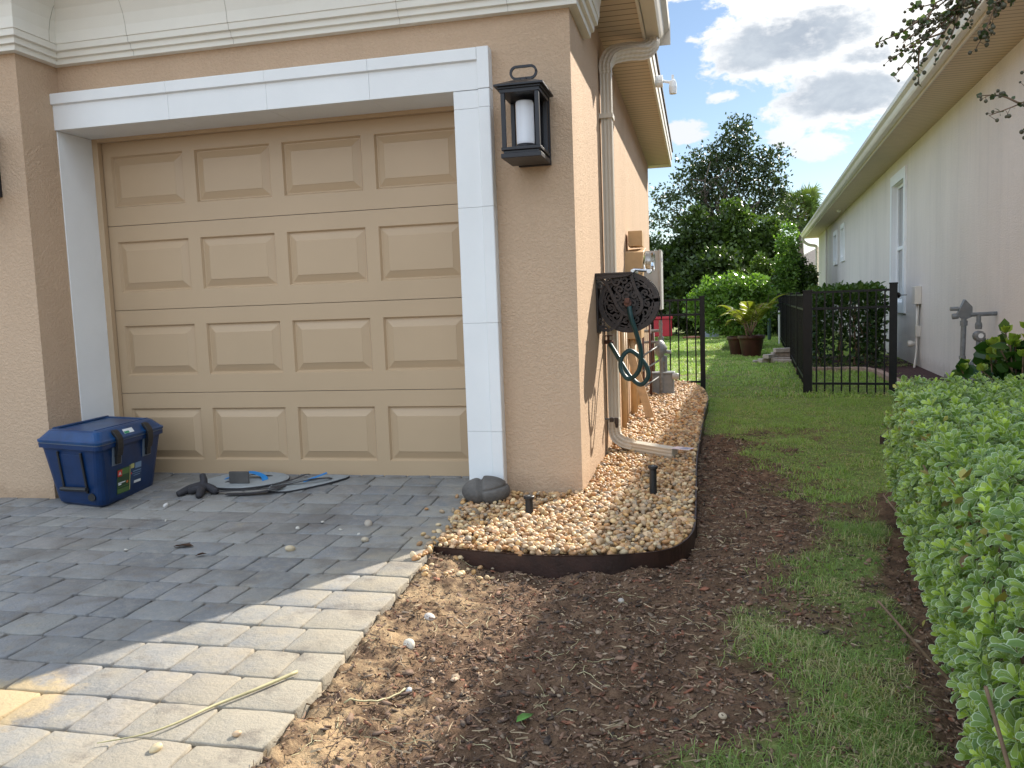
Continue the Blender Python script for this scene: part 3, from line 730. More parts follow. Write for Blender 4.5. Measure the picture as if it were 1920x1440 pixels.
# ------------------------------------------------------------------ lanterns
def lantern(cx, yw, label):
    """cx centre, yw wall plane"""
    T = thing('wall_lantern', label, 'lantern', (cx, yw, 1.80), 'black lanterns beside the garage door')
    y0, y1 = yw-.305, yw-.055; xa, xb = cx-.097, cx+.097; ym = (y0+y1)/2
    L_ = M['lantern']
    mb = MB(); mb.box((cx-.075, yw-.025, 1.80), (cx+.10, yw+.0, 2.20)); mb.box((cx-.05, yw-.056, 1.86), (cx+.06, yw-.024, 2.14)); mb.build('backplate', L_, T, bevel=.003)
    mb = MB(); mb.box((xa-.006, y0-.006, 1.802), (xb+.006, y1+.006, 1.825)); mb.box((xa+.006, y0+.006, 1.8252), (xb-.006, y1-.006, 1.84)); mb.box((xa-.004, y0-.004, 1.8402), (xb+.004, y1+.004, 1.856)); mb.build('base', L_, T, bevel=.003)
    q = .021
    for x in (xa, xb-q):
        for y in (y0, y1-q): mb = MB(); mb.box((x, y, 1.856), (x+q, y+q, 2.12)); mb.build('corner_post', L_, T, bevel=.0015)
    mb = MB(); mb.box((xa-.004, y0-.004, 2.1202), (xb+.004, y1+.004, 2.138)); mb.box((xa-.012, y0-.012, 2.1382), (xb+.012, y1+.012, 2.148))
    a = .028; e0, e1, f0, f1 = xa-a, xb+a, y0-a, y1+a+.005
    mb.add([(e0, f0, 2.1485), (e1, f0, 2.1485), (e1, f1, 2.1485), (e0, f1, 2.1485), (e0, f0, 2.158), (e1, f0, 2.158), (e1, f1, 2.158), (e0, f1, 2.158),
            (cx-.05, ym-.06, 2.195), (cx+.05, ym-.06, 2.195), (cx+.05, ym+.06, 2.195), (cx-.05, ym+.06, 2.195)],
           [(0, 3, 2, 1), (0, 1, 5, 4), (1, 2, 6, 5), (2, 3, 7, 6), (3, 0, 4, 7), (4, 5, 9, 8), (5, 6, 10, 9), (6, 7, 11, 10), (7, 4, 8, 11), (8, 9, 10, 11)])
    mb.lathe([(.0, 0), (.022, 0), (.020, .02), (.0, .022)], (cx, ym, 2.196), k=12)
    mb.build('roof', L_, T, bevel=.0015)
    mb = MB(); R1, hw = .03, .036; pth = []
    for i in range(40):
        a = 2*pi*i/40; sx = hw if cos(a) > 0 else -hw
        pth.append((cx+sx+R1*cos(a), ym, 2.245+R1*sin(a)))
    pth += [pth[0], pth[1]]
    mb.sweep(pth, [(-.006, -.006), (.006, -.006), (.006, .006), (-.006, .006)], up=(0, 1, 0), caps=False); mb.build('handle', L_, T)
    mb = MB(); mb.lathe([(.0, 0), (.050, 0), (.052, .022), (.044, .027), (.044, .03)], (cx, ym, 1.8565), k=24); mb.build('candle_cup', L_, T)
    mb = MB(); mb.lathe([(.0, 0), (.044, 0), (.046, .01), (.046, .205), (.043, .213), (.0, .213)], (cx, ym, 1.8868), k=28); mb.build('candle', M['candle'], T, smooth=False)
    return T
lantern(-.850, YF, 'black metal wall lantern with white candle between garage door and corner')
lantern(-4.045, PYF, 'black metal wall lantern cut off by the left edge on the tan pier')

# ------------------------------------------------------------------ hose reel on the side wall
T = thing('hose_reel', 'ornate dark cast metal hose reel mounted on the sunlit side wall', 'hose reel', (XW, 5.35, 1.05))
mb = MB(); mb.box((XW+.001, 5.20, 1.236), (-.40, 5.52, 1.248)); mb.box((XW+.001, 5.22, .87), (XW+.012, 5.50, 1.2358)); mb.build('wall_bracket', M['bronze'], T, bevel=.002)
c = np.array([-.43, 5.30, 1.055])
def curl(mb, cx, cz, r, a0, turns, y, th=.0055, n=22, hand=1):
    pts = []
    for i in range(n):
        t = i/(n-1); rr = r*(1-.72*t); a = a0+hand*turns*2*pi*t
        pts.append((cx+rr*cos(a), y, cz+rr*sin(a)))
    mb.sweep(pts, [(-th, -th*.5), (th, -th*.5), (th, th*.5), (-th, th*.5)], up=(0, 1, 0))
def ornate_disc(y, R, seed, name, parent, rr=.19):
    mb = MB(); rd = random.Random(seed)
    def ring(r, th, cx=c[0], cz=c[2], n=48):
        pts = [(cx+r*cos(2*pi*i/n), y, cz+r*sin(2*pi*i/n)) for i in range(n+2)]
        mb.sweep(pts, [(-th, -.006), (th, -.006), (th, .006), (-th, .006)], up=(0, 1, 0), caps=False)
    ring(R-.004, .015); ring(R-.030, .004); ring(.052, .012); ring(.022, .012, n=20)
    for k in range(11):
        a = 2*pi*k/11+.2
        for rad, sz in ((.078, .026), (.118, .027), (.155, .022)):
            aa = a+(.28 if rad == .118 else 0)+rd.random()*.1
            curl(mb, c[0]+rad*cos(aa), c[2]+rad*sin(aa), sz, rd.random()*6.28, 1.1, y+rd.choice([-.0011, .0013]), .0058, 18, rd.choice([1, -1]))
        mb.sweep([(c[0]+q*cos(a+.55*sin(q*22)), y-.002, c[2]+q*sin(a+.55*sin(q*22))) for q in np.linspace(.05, R, 12)], [(-.004, -.003), (.004, -.003), (.004, .003), (-.004, .003)], up=(0, 1, 0))
    return mb.build(name, M['bronze'], parent)
ornate_disc(5.265, .18, 1, 'front_wheel', T); ornate_disc(5.475, .18, 2, 'rear_wheel', T)
mb = MB(); mb.lathe([(.0, 0), (.172, 0), (.172, .004), (.15, .004), (.125, .012), (.12, .19), (.172, .196), (.172, .2), (0, .2)], (c[0], 5.290, c[2]), 'y', 32); mb.build('drum', M['drum'], T)
# front arm: triangular filigree plate from the bracket to the hub
mb = MB(); A, B_, C_ = (-.615, 5.235, 1.225), (-.41, 5.235, 1.235), (-.345, 5.235, 1.02)
flat = [(-.010, -.004), (.010, -.004), (.010, .004), (-.010, .004)]
mb.sweep([A, (-.50, 5.235, 1.235), B_], flat, up=(0, 1, 0)); mb.sweep(smoothpath([B_, (-.385, 5.235, 1.15), (-.345, 5.235, 1.06), (-.36, 5.235, 1.0), (-.43, 5.235, .975), (-.49, 5.235, 1.02), (-.535, 5.235, 1.12), (-.575, 5.235, 1.19), A], 5), flat, up=(0, 1, 0))
rd = random.Random(4)
for (x, z, r) in [(-.55, 1.20, .022), (-.50, 1.19, .026), (-.45, 1.20, .024), (-.43, 1.155, .026), (-.48, 1.14, .027), (-.50, 1.09, .025), (-.44, 1.10, .028), (-.395, 1.10, .02), (-.46, 1.05, .024), (-.40, 1.05, .022)]:
    curl(mb, x, z, r, rd.random()*6, 1.15, 5.2335+rd.random()*.003, .0062, 18, rd.choice([1, -1]))
for (x, z, r) in [(-.60, .93, .03), (-.585, .89, .022), (-.61, 1.17, .025)]: curl(mb, x, z, r, rd.random()*6, 1.1, 5.24, .006, 18)
mb.sweep(smoothpath([(-.618, 5.24, .90), (-.56, 5.24, .885), (-.50, 5.24, .92), (-.46, 5.24, 1.0)], 6), [(-.009, -.005), (.009, -.005), (.009, .005), (-.009, .005)], up=(0, 1, 0))
mb.add([(-.628, 5.205, 1.205), (-.43, 5.205, 1.222), (-.40, 5.205, 1.2355), (-.628, 5.205, 1.2355), (-.628, 5.212, 1.205), (-.43, 5.212, 1.222), (-.40, 5.212, 1.2355), (-.628, 5.212, 1.2355)], [(0, 1, 2, 3), (7, 6, 5, 4), (0, 4, 5, 1), (1, 5, 6, 2), (2, 6, 7, 3), (3, 7, 4, 0)]); mb.build('front_arm', M['bronze'], T)
mb = MB(); mb.lathe([(.0, 0), (.024, 0), (.024, .02), (.017, .03), (.015, .07), (0, .07)], (c[0], 5.19, c[2]), 'y', 16); mb.box((c[0]-.015, 5.17, c[2]-.0), (c[0]+.012, 5.20, c[2]+.03)); mb.build('hub', M['rust'], T)
mb = MB(); mb.tube([(-.40, 5.24, 1.255), (-.40, 5.62, 1.255)], .011, 10); mb.tube([(-.40, 5.30, 1.263), (-.30, 5.32, 1.253)], .010, 10); mb.tube([(-.30, 5.30, 1.25), (-.30, 5.42, 1.25)], .014, 10); mb.build('crank_handle', M['chrome'], T)
# garden hose hanging in a loop
hp = smoothpath([(-.42, 5.19, 1.03), (-.41, 5.18, .965), (-.38, 5.2, .86), (-.357, 5.24, .74), (-.375, 5.26, .62), (-.44, 5.28, .565), (-.49, 5.3, .62), (-.488, 5.31, .695), (-.44, 5.32, .745), (-.385, 5.33, .715), (-.33, 5.34, .64), (-.322, 5.35, .57), (-.37, 5.36, .52), (-.435, 5.38, .565), (-.49, 5.42, .645), (-.545, 5.5, .725), (-.588, 5.6, .775)], 8)
mb = MB(); mb.tube(hp, .0150, 10, up=(0, 1, 0)); tag(mb.build('garden_hose', M['hose'], None, smooth=True), 'dark green garden hose hanging in a loop below the hose reel', 'hose')
T = thing('garden_tap', 'small brass garden tap on the wall feeding the green hose', 'tap', (XW, 5.62, .79))
mb = MB(); mb.tube([(XW, 5.64, .79), (-.575, 5.62, .79)], .014, 10); mb.lathe([(0, 0), (.02, 0), (.02, .03), (0, .03)], (-.585, 5.62, .765), 'z', 12); mb.build('valve', M['rust'], T)
mb = MB(); mb.tube([(-.60, 5.62, .80), (-.60, 5.62, .83)], .006, 8); mb.box((-.625, 5.605, .83), (-.57, 5.635, .837)); mb.build('handle', M['rust'], T)
T = thing('wall_outlet_valve', 'little brown valve on a short pipe low on the side wall', 'valve', (XW, 5.60, .26))
mb = MB(); mb.tube([(XW, 5.58, .262), (-.585, 5.56, .262)], .008, 8); mb.build('pipe', M['galv'], T)
mb = MB(); mb.box((-.60, 5.545, .245), (-.572, 5.58, .275)); mb.box((-.567, 5.54, .235), (-.540, 5.575, .275)); mb.lathe([(0, 0), (.010, 0), (.013, .03), (0, .03)], (-.553, 5.558, .205), 'z', 10); mb.build('valve_body', M['bronze'], T, bevel=.003)

# ------------------------------------------------------------------ electric meter, panel, pipes
T = thing('electric_meter', 'tan electric meter box with round glass meter on the side wall', 'electric meter', (XW, 7.7, 1.4))
mb = MB(); mb.add([(XW, 7.45, 1.25), (-.50, 7.50, 1.25), (-.47, 7.50, 1.50), (XW, 7.45, 1.50), (XW, 7.95, 1.25), (-.50, 7.90, 1.25), (-.47, 7.90, 1.56), (XW, 7.95, 1.56)], [(0, 1, 2, 3), (5, 4, 7, 6), (1, 5, 6, 2), (3, 2, 6, 7), (0, 4, 5, 1)])
mb.build('meter_socket', M['tan_box'], T, bevel=.006)
mb = MB(); mb.box((XW+.02, 7.6, 1.5602), (-.485, 7.85, 1.70)); mb.build('service_box', M['tan_box'], T, bevel=.005)
mb = MB(); mb.box((XW, 7.45, .72), (-.50, 7.85, 1.248)); mb.build('service_box', M['tan_box'], T, bevel=.005)
mb = MB(); mb.lathe([(0, 0), (.095, 0), (.095, .02), (.085, .022), (.085, .085), (.075, .095), (0, .095)], (-.475, 7.7, 1.42), 'x', 24); mb.build('glass_dome', M['clear'], T)
mb = MB(); mb.lathe([(0, 0), (.07, 0), (.07, .05), (0, .05)], (-.465, 7.7, 1.42), 'x', 20); mb.build('dial', M['chrome'], T)
T = thing('electrical_panel', 'tall grey electrical panel beyond the tan meter box', 'panel', (XW, 9.8, 1.3))
mb = MB(); mb.box((XW, 9.65, .96), (-.43, 10.1, 1.63)); mb.build('cabinet', M['panel_grey'], T, bevel=.006)
mb = MB(); mb.box((-.43, 9.63, .95), (-.405, 10.12, 1.64)); mb.build('cover', M['panel_grey'], T, bevel=.004)
mb = MB(); mb.box((-.4048, 9.68, 1.50), (-.395, 9.71, 1.55)); mb.build('latch', M['chrome'], T)
T = thing('conduit_group', 'row of tan painted conduits running down the wall below the meter', 'conduit', (XW, 7.7, 0))
for i, (yy, rr, xo, zt) in enumerate([(6.7, .022, .03, .9), (6.95, .016, .03, .8), (7.5, .03, .05, .74), (7.68, .024, .05, .74), (8.05, .02, .04, .9), (8.3, .02, .06, 1.0)]):
    mb = MB(); mb.tube([(XW+xo, yy, -.05), (XW+xo, yy, zt)], rr, 10); mb.build('conduit', M['tan_wood'] if i % 2 else M['tan_box'], T, smooth=True)
T = MB(); a = np.array((-.415, 7.30, -.01)); b_ = np.array((-.60, 7.34, .62))
T.sweep([a, b_], [(-.035, -.012), (.035, -.012), (.035, .012), (-.035, .012)], up=(0, 1, 0)); tag(T.build('timber_board', M['tan_wood']), 'tan timber board leaning against the wall on the gravel', 'board')

def gas_meter(base, ang, label, h, S_=1.0, mats=('meter_grey', 'grey_pipe'), wallside=1):
    """meter standing at base, wall on local +x side"""
    T = thing('gas_meter', label, 'gas meter', base)
    def P(x, y, z):
        c_, s_ = cos(ang), sin(ang); x *= S_; y *= S_; z *= S_
        return (base[0]+x*c_-y*s_, base[1]+x*s_+y*c_, base[2]+z)
    def bx(mb, a, b_):
        vs = [P(*p) for p in [(a[0], a[1], a[2]), (b_[0], a[1], a[2]), (b_[0], b_[1], a[2]), (a[0], b_[1], a[2]), (a[0], a[1], b_[2]), (b_[0], a[1], b_[2]), (b_[0], b_[1], b_[2]), (a[0], b_[1], b_[2])]]
        mb.add(vs, [(0, 3, 2, 1), (4, 5, 6, 7), (0, 1, 5, 4), (1, 2, 6, 5), (2, 3, 7, 6), (3, 0, 4, 7)])
    return T, P, bx
# left gas meter
T, P, bx = gas_meter((-.385, 9.25, -.02), 0, 'grey gas meter with regulator on the gravel by the side wall', 1)
mb = MB(); bx(mb, (-.125, -.09, .02), (.115, .09, .27)); mb.build('meter_body', M['meter_grey'], T, bevel=.02, seg=3)
mb = MB(); bx(mb, (-.135, -.10, .262), (.125, .10, .285)); mb.build('meter_lid', M['meter_grey'], T, bevel=.008)
mb = MB(); mb.lathe([(0, 0), (.035, 0), (.038, .05), (.03, .07), (0, .07)], P(.10, -.09, .24), 'x', 14); mb.build('index', M['panel_grey'], T)
mb = MB(); mb.tube([P(-.02, -.10, -.03), P(-.02, -.10, .20), P(-.02, -.08, .30), P(-.02, -.05, .86)], .019, 8); mb.tube([P(.02, 0, .28), P(.02, 0, .46)], .024, 8); mb.build('riser_pipe', M['galv'], T)
mb = MB(); mb.lathe([(0, -.055), (.055, -.055), (.095, -.02), (.105, 0), (.095, .02), (.06, .05), (0, .08)], P(-.03, -.06, .55), 'x', 20); mb.tube([P(-.02, -.02, .40), P(-.02, -.02, .68)], .034, 10); mb.tube([P(0, -.02, .52), P(.09, -.02, .50)], .02, 8); mb.build('regulator', M['meter_grey'], T)
mb = MB()
for z_ in (.62, .72, .80): mb.lathe([(0, 0), (.022, 0), (.022, .03), (0, .03)], P(-.02, -.055, z_), 'z', 8)
mb.tube([P(-.24, -.04, .745), P(-.02, -.04, .745)], .016, 8); mb.tube([P(-.24, -.04, .62), P(-.04, -.04, .62)], .014, 8); mb.build('pipe_fittings', M['galv'], T)
T = thing('pipe_rack', 'rusty brown pipes rising beside the gas meter on the side wall', 'pipes', (XW, 8.9, 0))
for i, (yy, xo, a_, zt) in enumerate([(8.9, .05, 0, .82), (9.0, .12, .0, .80), (9.3, .14, 0, .7)]):
    mb = MB(); mb.tube([(XW+xo, yy, -.02), (XW+xo, yy, zt)], .014, 8); mb.build('pipe', M['rust'], T, smooth=True)
for z_ in (.12, .30, .46):
    mb = MB(); mb.tube([(XW+.03, 8.86, z_), (XW+.20, 9.1, z_+.1)], .011, 8); mb.build('crosspipe', M['galv'], T, smooth=True)

# ------------------------------------------------------------------ landscape edging and gravel
mb = MB()
path = [(x, y, 0) for x, y in BED]; pp = smoothpath(path, 5)
vs = []; 
for i, p in enumerate(pp):
    t = pp[min(i+1, len(pp)-1)]-pp[max(i-1, 0)]; t /= np.linalg.norm(t); nn_ = np.array([t[1], -t[0], 0])
    zt = .004+.003*sin(i*.35)
    for o_, z in ((0, -.18), (.0035, -.18), (.0035, zt-.004), (.0055, zt), (-.0025, zt), (0, zt-.004)): vs.append(p+nn_*o_+np.array([0, 0, z]))
n = 6; fs = [(i*n+j, i*n+(j+1) % n, (i+1)*n+(j+1) % n, (i+1)*n+j) for i in range(len(pp)-1) for j in range(n)]+[tuple(range(n)), tuple((len(pp)-1)*n+j for j in range(n))[::-1]]
mb.add(vs, fs); ed = mb.build('landscape_edging', M['edging'], None, smooth=False)
tag(ed, 'dark brown steel edging strip curving round the gravel bed', 'edging')
mb = MB(); pl = [(x, y) for x, y in BEDPOLY]
mb.add([(x, y, -.022) for x, y in pl], [tuple(range(len(pl)))]); struct(mb.build('gravel_bed', M['gravel_base']))

def ico(sub):
    t = (1+5**.5)/2
    v = [(-1, t, 0), (1, t, 0), (-1, -t, 0), (1, -t, 0), (0, -1, t), (0, 1, t), (0, -1, -t), (0, 1, -t), (t, 0, -1), (t, 0, 1), (-t, 0, -1), (-t, 0, 1)]
    f = [(0, 11, 5), (0, 5, 1), (0, 1, 7), (0, 7, 10), (0, 10, 11), (1, 5, 9), (5, 11, 4), (11, 10, 2), (10, 7, 6), (7, 1, 8), (3, 9, 4), (3, 4, 2), (3, 2, 6), (3, 6, 8), (3, 8, 9), (4, 9, 5), (2, 4, 11), (6, 2, 10), (8, 6, 7), (9, 8, 1)]
    v = [np.array(p)/np.linalg.norm(p) for p in v]
    for _ in range(sub):
        c = {}; nf = []
        def mid(a, b_):
            k = (min(a, b_), max(a, b_))
            if k not in c: m_ = v[a]+v[b_]; v.append(m_/np.linalg.norm(m_)); c[k] = len(v)-1
            return c[k]
        for a, b_, d in f: x, y, z = mid(a, b_), mid(b_, d), mid(d, a); nf += [(a, x, z), (b_, y, x), (d, z, y), (x, y, z)]
        f = nf
    return np.array(v), np.array(f)
I1, I2, I3 = ico(1), ico(2), ico(3)
def stones(C, R3, sub, seed=0):
    """irregular rounded stones; C centres, R3 radii (n,3)"""
    v, f = sub; n = len(C); r = np.random.default_rng(seed)
    k = r.normal(size=(n, 3, 3)); k /= np.linalg.norm(k, axis=2, keepdims=True)
    amp = r.uniform(-.22, .22, size=(n, 3))
    dd = np.einsum('nij,vj->nvi', k, v)
    rad = 1+np.einsum('nvi,ni->nv', np.sign(dd)*np.abs(dd)**2, amp)
    q = r.normal(size=(n, 3)); q[:, 2] += 2.2; q /= np.linalg.norm(q, axis=1, keepdims=True)
    a = r.normal(size=(n, 3)); a = np.cross(q, a); a /= np.linalg.norm(a, axis=1, keepdims=True); b_ = np.cross(q, a)
    P = v[None]*rad[:, :, None]*R3[:, None, :]
    V = C[:, None, :]+P[:, :, 0:1]*a[:, None]+P[:, :, 1:2]*b_[:, None]+P[:, :, 2:3]*q[:, None]
    F = (f[None]+(np.arange(n)*len(v))[:, None, None]).reshape(-1, 3)
    return V.reshape(-1, 3), F, len(v)
PAL = np.array([1.06, .90, .64])*np.array([(.62, .50, .34), (.70, .60, .46), (.55, .40, .24), (.62, .42, .22), (.50, .34, .22), (.66, .52, .42), (.58, .44, .36), (.42, .36, .32), (.34, .31, .30), (.72, .66, .56), (.50, .30, .17), (.60, .49, .40), (.40, .27, .18)])
def pebbles():
    r = np.random.default_rng(11); V = []; F = []; Cc = []; k = 0
    def batch(y0, y1, n, smin, smax, sub, z0, seed, zj=.012):
        nonlocal k
        x = r.uniform(-1.25, .1, n*3); y = r.uniform(y0, y1, n*3)
        ok = in_poly(x, y, BEDPOLY) & in_poly(x+.012, y-.012, BEDPOLY) & in_poly(x-.01, y+.004, BEDPOLY)
        x = x[ok][:n]; y = y[ok][:n]; m = len(x)
        # jittered relaxation on a hash grid: drop stones that overlap too much
        s = r.uniform(smin, smax, m)*(1+.5*(r.random(m) < .07))
        keep = []; grid = {}
        cell = smax*2.2
        for i in range(m):
            gx, gy = int(x[i]/cell), int(y[i]/cell); good = True
            for a in (-1, 0, 1):
                for b_ in (-1, 0, 1):
                    for j in grid.get((gx+a, gy+b_), ()):
                        if (x[i]-x[j])**2+(y[i]-y[j])**2 < (.74*(s[i]+s[j]))**2: good = False; break
                    if not good: break
                if not good: break
            if good: keep.append(i); grid.setdefault((gx, gy), []).append(i)
        kp = np.array(keep); x, y, s = x[kp], y[kp], s[kp]; m = len(x)
        mound = .012*fbm(x, y, 5, 3, 8)+.01*sstep(x, -.05, -.5)
        C = np.stack([x, y, z0+mound+r.uniform(-zj, zj, m)], 1)
        R3 = np.stack([s*r.uniform(.9, 1.35, m), s*r.uniform(.75, 1.0, m), s*r.uniform(.55, .8, m)], 1)
        v, f, nv = stones(C, R3, sub, seed); V.append(v); F.append(f+k); k += len(v)
        c = PAL[r.integers(len(PAL), size=m)]*r.uniform(.58, 1.12, (m, 1))
        Cc.append(np.repeat(np.concatenate([c, np.ones((m, 1))], 1), nv, 0))
    batch(3.3, 4.5, 9000, .010, .021, I2, -.012, 1)
    batch(3.3, 4.5, 6000, .009, .017, I1, .004, 2)
    batch(4.5, 6.2, 9000, .011, .021, I1, -.010, 3)
    batch(4.5, 6.2, 6000, .010, .017, I1, .006, 4)
    batch(6.2, 10.8, 16000, .013, .024, I1, -.006, 5)
    batch(6.2, 10.8, 9000, .012, .020, I1, .008, 6)
    o_ = npmesh('gravel', np.concatenate(V), np.concatenate(F), M['pebble'], None, {'shade': ('POINT', 'FLOAT_COLOR', np.concatenate(Cc))}, True)
    o_['kind'] = 'stuff'; tag(o_, 'tan and cream river pebbles filling the bed beside the house', 'gravel')
pebbles()

# ------------------------------------------------------------------ two-lobed dark rock
def rock():
    v, f = ico(4); v = v.copy()
    x, y, z = v.T
    rr = 1-.19*np.exp(-((x+.12+.10*z)/.10)**2)*1.0-.10*np.exp(-((z-.25-.25*x)/.06)**2)*(x > -.05)
    rr *= 1+.05*np.array([vnoise(a*2+5, b_*2+c_, 1) for a, b_, c_ in v])
    rr *= np.where(x < -.1, .97, 1.04)
    V = v*rr[:, None]*np.array([.128, .10, .078]); V[:, 2] = np.maximum(V[:, 2], -.055)
    a = .15; V = np.stack([V[:, 0]*cos(a)-V[:, 1]*sin(a), V[:, 0]*sin(a)+V[:, 1]*cos(a), V[:, 2]], 1)+np.array([-1.135, 4.20, .070])
    o_ = npmesh('rock', V, f, M['rock'], None, None, True); tag(o_, 'dark grooved round rock at the foot of the white door trim', 'rock')
rock()
def sprinkler(x, y, h, label):
    T = thing('sprinkler_head', label, 'sprinkler', (x, y, 0))
    mb = MB(); mb.lathe([(0, -.04), (.0205, -.04), (.0195, h-.018), (.019, h-.016), (0, h-.016)], (x, y, 0), k=20); mb.build('body', M['black_plastic'], T)
    mb = MB(); mb.lathe([(0, 0), (.024, 0), (.0275, .004), (.0275, .014), (.024, .017), (.012, .017), (.011, .013), (0, .013)], (x, y, h-.016), k=20); mb.build('cap', M['black_plastic'], T)
    mb = MB(); mb.lathe([(.0, 0), (.008, 0), (.008, .004), (0, .005)], (x, y, h-.003), k=12); mb.build('nozzle', M['galv'], T)
sprinkler(-.835, 3.915, .118, 'short black sprinkler head in the gravel near the dark rock')
sprinkler(-.252, 4.455, .165, 'taller black sprinkler head in the gravel right of the wall corner')

# ------------------------------------------------------------------ debris on the soil, loose stones
def chips():
    r = np.random.default_rng(21); n = 34000
    y = 1.35+5.8*r.random(n)**1.5; x = r.uniform(-1.2, .85, n)
    gm = grass_mask(x, y)
    ok = (~in_poly(x-.01, y+.01, BEDPOLY)) & (x > PE(y)+.01) & (r.random(n) > gm*.8) & (x < .62+.15*(y-2.1)+.1)
    x, y = x[ok], y[ok]; m = len(x); z = ground_z(x, y)
    ok = (z > -.15) & (r.random(m) > .8*sand_mask(x, y)); x, y, z = x[ok], y[ok], z[ok]; m = len(x)
    L = .003+.018*r.random(m)**4; w_ = L*r.uniform(.2, .7, m); th = r.uniform(.001, .003, m)
    d = r.normal(size=(m, 3)); d[:, 2] *= .28; d /= np.linalg.norm(d, axis=1, keepdims=True)
    up = r.normal(size=(m, 3))*.3; up[:, 2] += 1; a = np.cross(d, up); a /= np.linalg.norm(a, axis=1, keepdims=True); b_ = np.cross(a, d)
    base = np.array([(-.9, -.6, 0), (-.2, -1, 0), (.9, -.5, 0), (1, .4, 0), (.1, 1, 0), (-1, .6, 0)])
    P = np.stack([x, y, z+.002], 1)
    V = []
    for zz in (-1, 1):
        V.append(P[:, None]+(base[None, :, 0:1]*L[:, None, None]*r.uniform(.7, 1.2, (m, 6, 1)))*d[:, None]+(base[None, :, 1:2]*w_[:, None, None]*r.uniform(.6, 1.2, (m, 6, 1)))*a[:, None]+zz*th[:, None, None]*b_[:, None])
    V = np.concatenate(V, 1).reshape(-1, 3)
    fc = [(0, 1, 2, 3), (3, 4, 5, 0), (9, 8, 7, 6), (6, 11, 10, 9)]+[(i, 6+i, 6+(i+1) % 6, (i+1) % 6) for i in range(6)]
    F = (np.array(fc)[None]+(np.arange(m)*12)[:, None, None]).reshape(-1, 4)
    pal = np.array([(.10, .05, .03), (.15, .08, .05), (.07, .04, .03), (.20, .11, .07), (.24, .15, .10), (.24, .09, .05), (.05, .035, .028), (.13, .08, .055), (.36, .27, .19)])
    c = pal[r.integers(len(pal), size=m)]*r.uniform(.6, 1.25, (m, 1))
    o_ = npmesh('bark_litter', V, F, M['chip'], None, {'shade': ('POINT', 'FLOAT_COLOR', np.repeat(np.concatenate([c, np.ones((m, 1))], 1), 12, 0))})
    o_['kind'] = 'stuff'; tag(o_, 'brown bark chips and leaf litter scattered over the bare soil', 'litter')
    mb = MB()
    for i in range(190):
        y = 1.5+3.5*r.random()**1.5; x = r.uniform(PE(y)+.04, .45)
        if ground_z(x, y) < -.14 or in_poly(np.array(x), np.array(y), BEDPOLY): continue
        L_ = r.uniform(.03, .12); a = r.uniform(0, 6.28); pts = []
        px, py = x, y
        for j in range(6):
            pts.append((px, py, float(ground_z(px, py))+.004+.006*sin(j*1.1)*r.random())); a += r.normal()*.35; px += L_/5*cos(a); py += L_/5*sin(a)
            if in_poly(np.array(px), np.array(py), BEDPOLY): break
        if len(pts) > 2: mb.tube(pts, .0011, 4)
    o_ = mb.build('root_litter', M['straw']); o_['kind'] = 'stuff'; tag(o_, 'thin dry roots and stems lying on the bare soil', 'roots')
    # short fibres
    n = 16000; y = 1.35+5.2*r.random(n)**1.4; x = r.uniform(-1.2, .7, n)
    ok = (~in_poly(x-.012, y+.012, BEDPOLY)) & (~in_poly(x, y, BEDPOLY)) & (x > PE(y)+.008) & (r.random(n) > grass_mask(x, y)*.75) & (x < .62+.15*(y-2.1)+.1)
    x, y = x[ok], y[ok]; z = ground_z(x, y); ok = z > -.15; x, y, z = x[ok], y[ok], z[ok]; m = len(x)
    a = r.uniform(0, 6.28, m); L = .006+.03*r.random(m)**3; w_ = r.uniform(.0005, .0014, m); bend = r.normal(size=m)*.5
    V = np.zeros((m, 6, 3))
    for i, t in enumerate((-1, 0, 1)):
        cx = x+np.cos(a+bend*t)*L*t; cy = y+np.sin(a+bend*t)*L*t
        for j, sgn in enumerate((-1, 1)):
            V[:, i*2+j, 0] = cx-np.sin(a)*w_*sgn; V[:, i*2+j, 1] = cy+np.cos(a)*w_*sgn; V[:, i*2+j, 2] = z+.004+r.uniform(0, .007, m)
    F = (np.array([(0, 1, 3, 2), (2, 3, 5, 4)])[None]+(np.arange(m)*6)[:, None, None]).reshape(-1, 4)
    pal = np.array([(.06, .04, .028), (.30, .20, .12), (.20, .11, .065), (.42, .32, .20), (.10, .06, .04)]); c = pal[r.integers(5, size=m)]
    o_ = npmesh('fibre_litter', V.reshape(-1, 3), F, M['chip'], None, {'shade': ('POINT', 'FLOAT_COLOR', np.repeat(np.concatenate([c, np.ones((m, 1))], 1), 6, 0))})
    o_['kind'] = 'stuff'; tag(o_, 'fine dry fibres scattered across the bare soil', 'litter')
chips()
def pebble_thing(x, y, z, r3, colr, label, seed, group=None, name='pebble'):
    v, f, nv = stones(np.array([[x, y, z+r3[2]*.7]]), np.array([r3]), I2, seed)
    o_ = npmesh(name, v, f, M['pebble'], None, {'shade': ('POINT', 'FLOAT_COLOR', np.tile(np.array(colr+(1,)), (nv, 1)))}, True)
    tag(o_, label, 'pebble', group)
G1 = 'small pebbles scattered on the pavers'
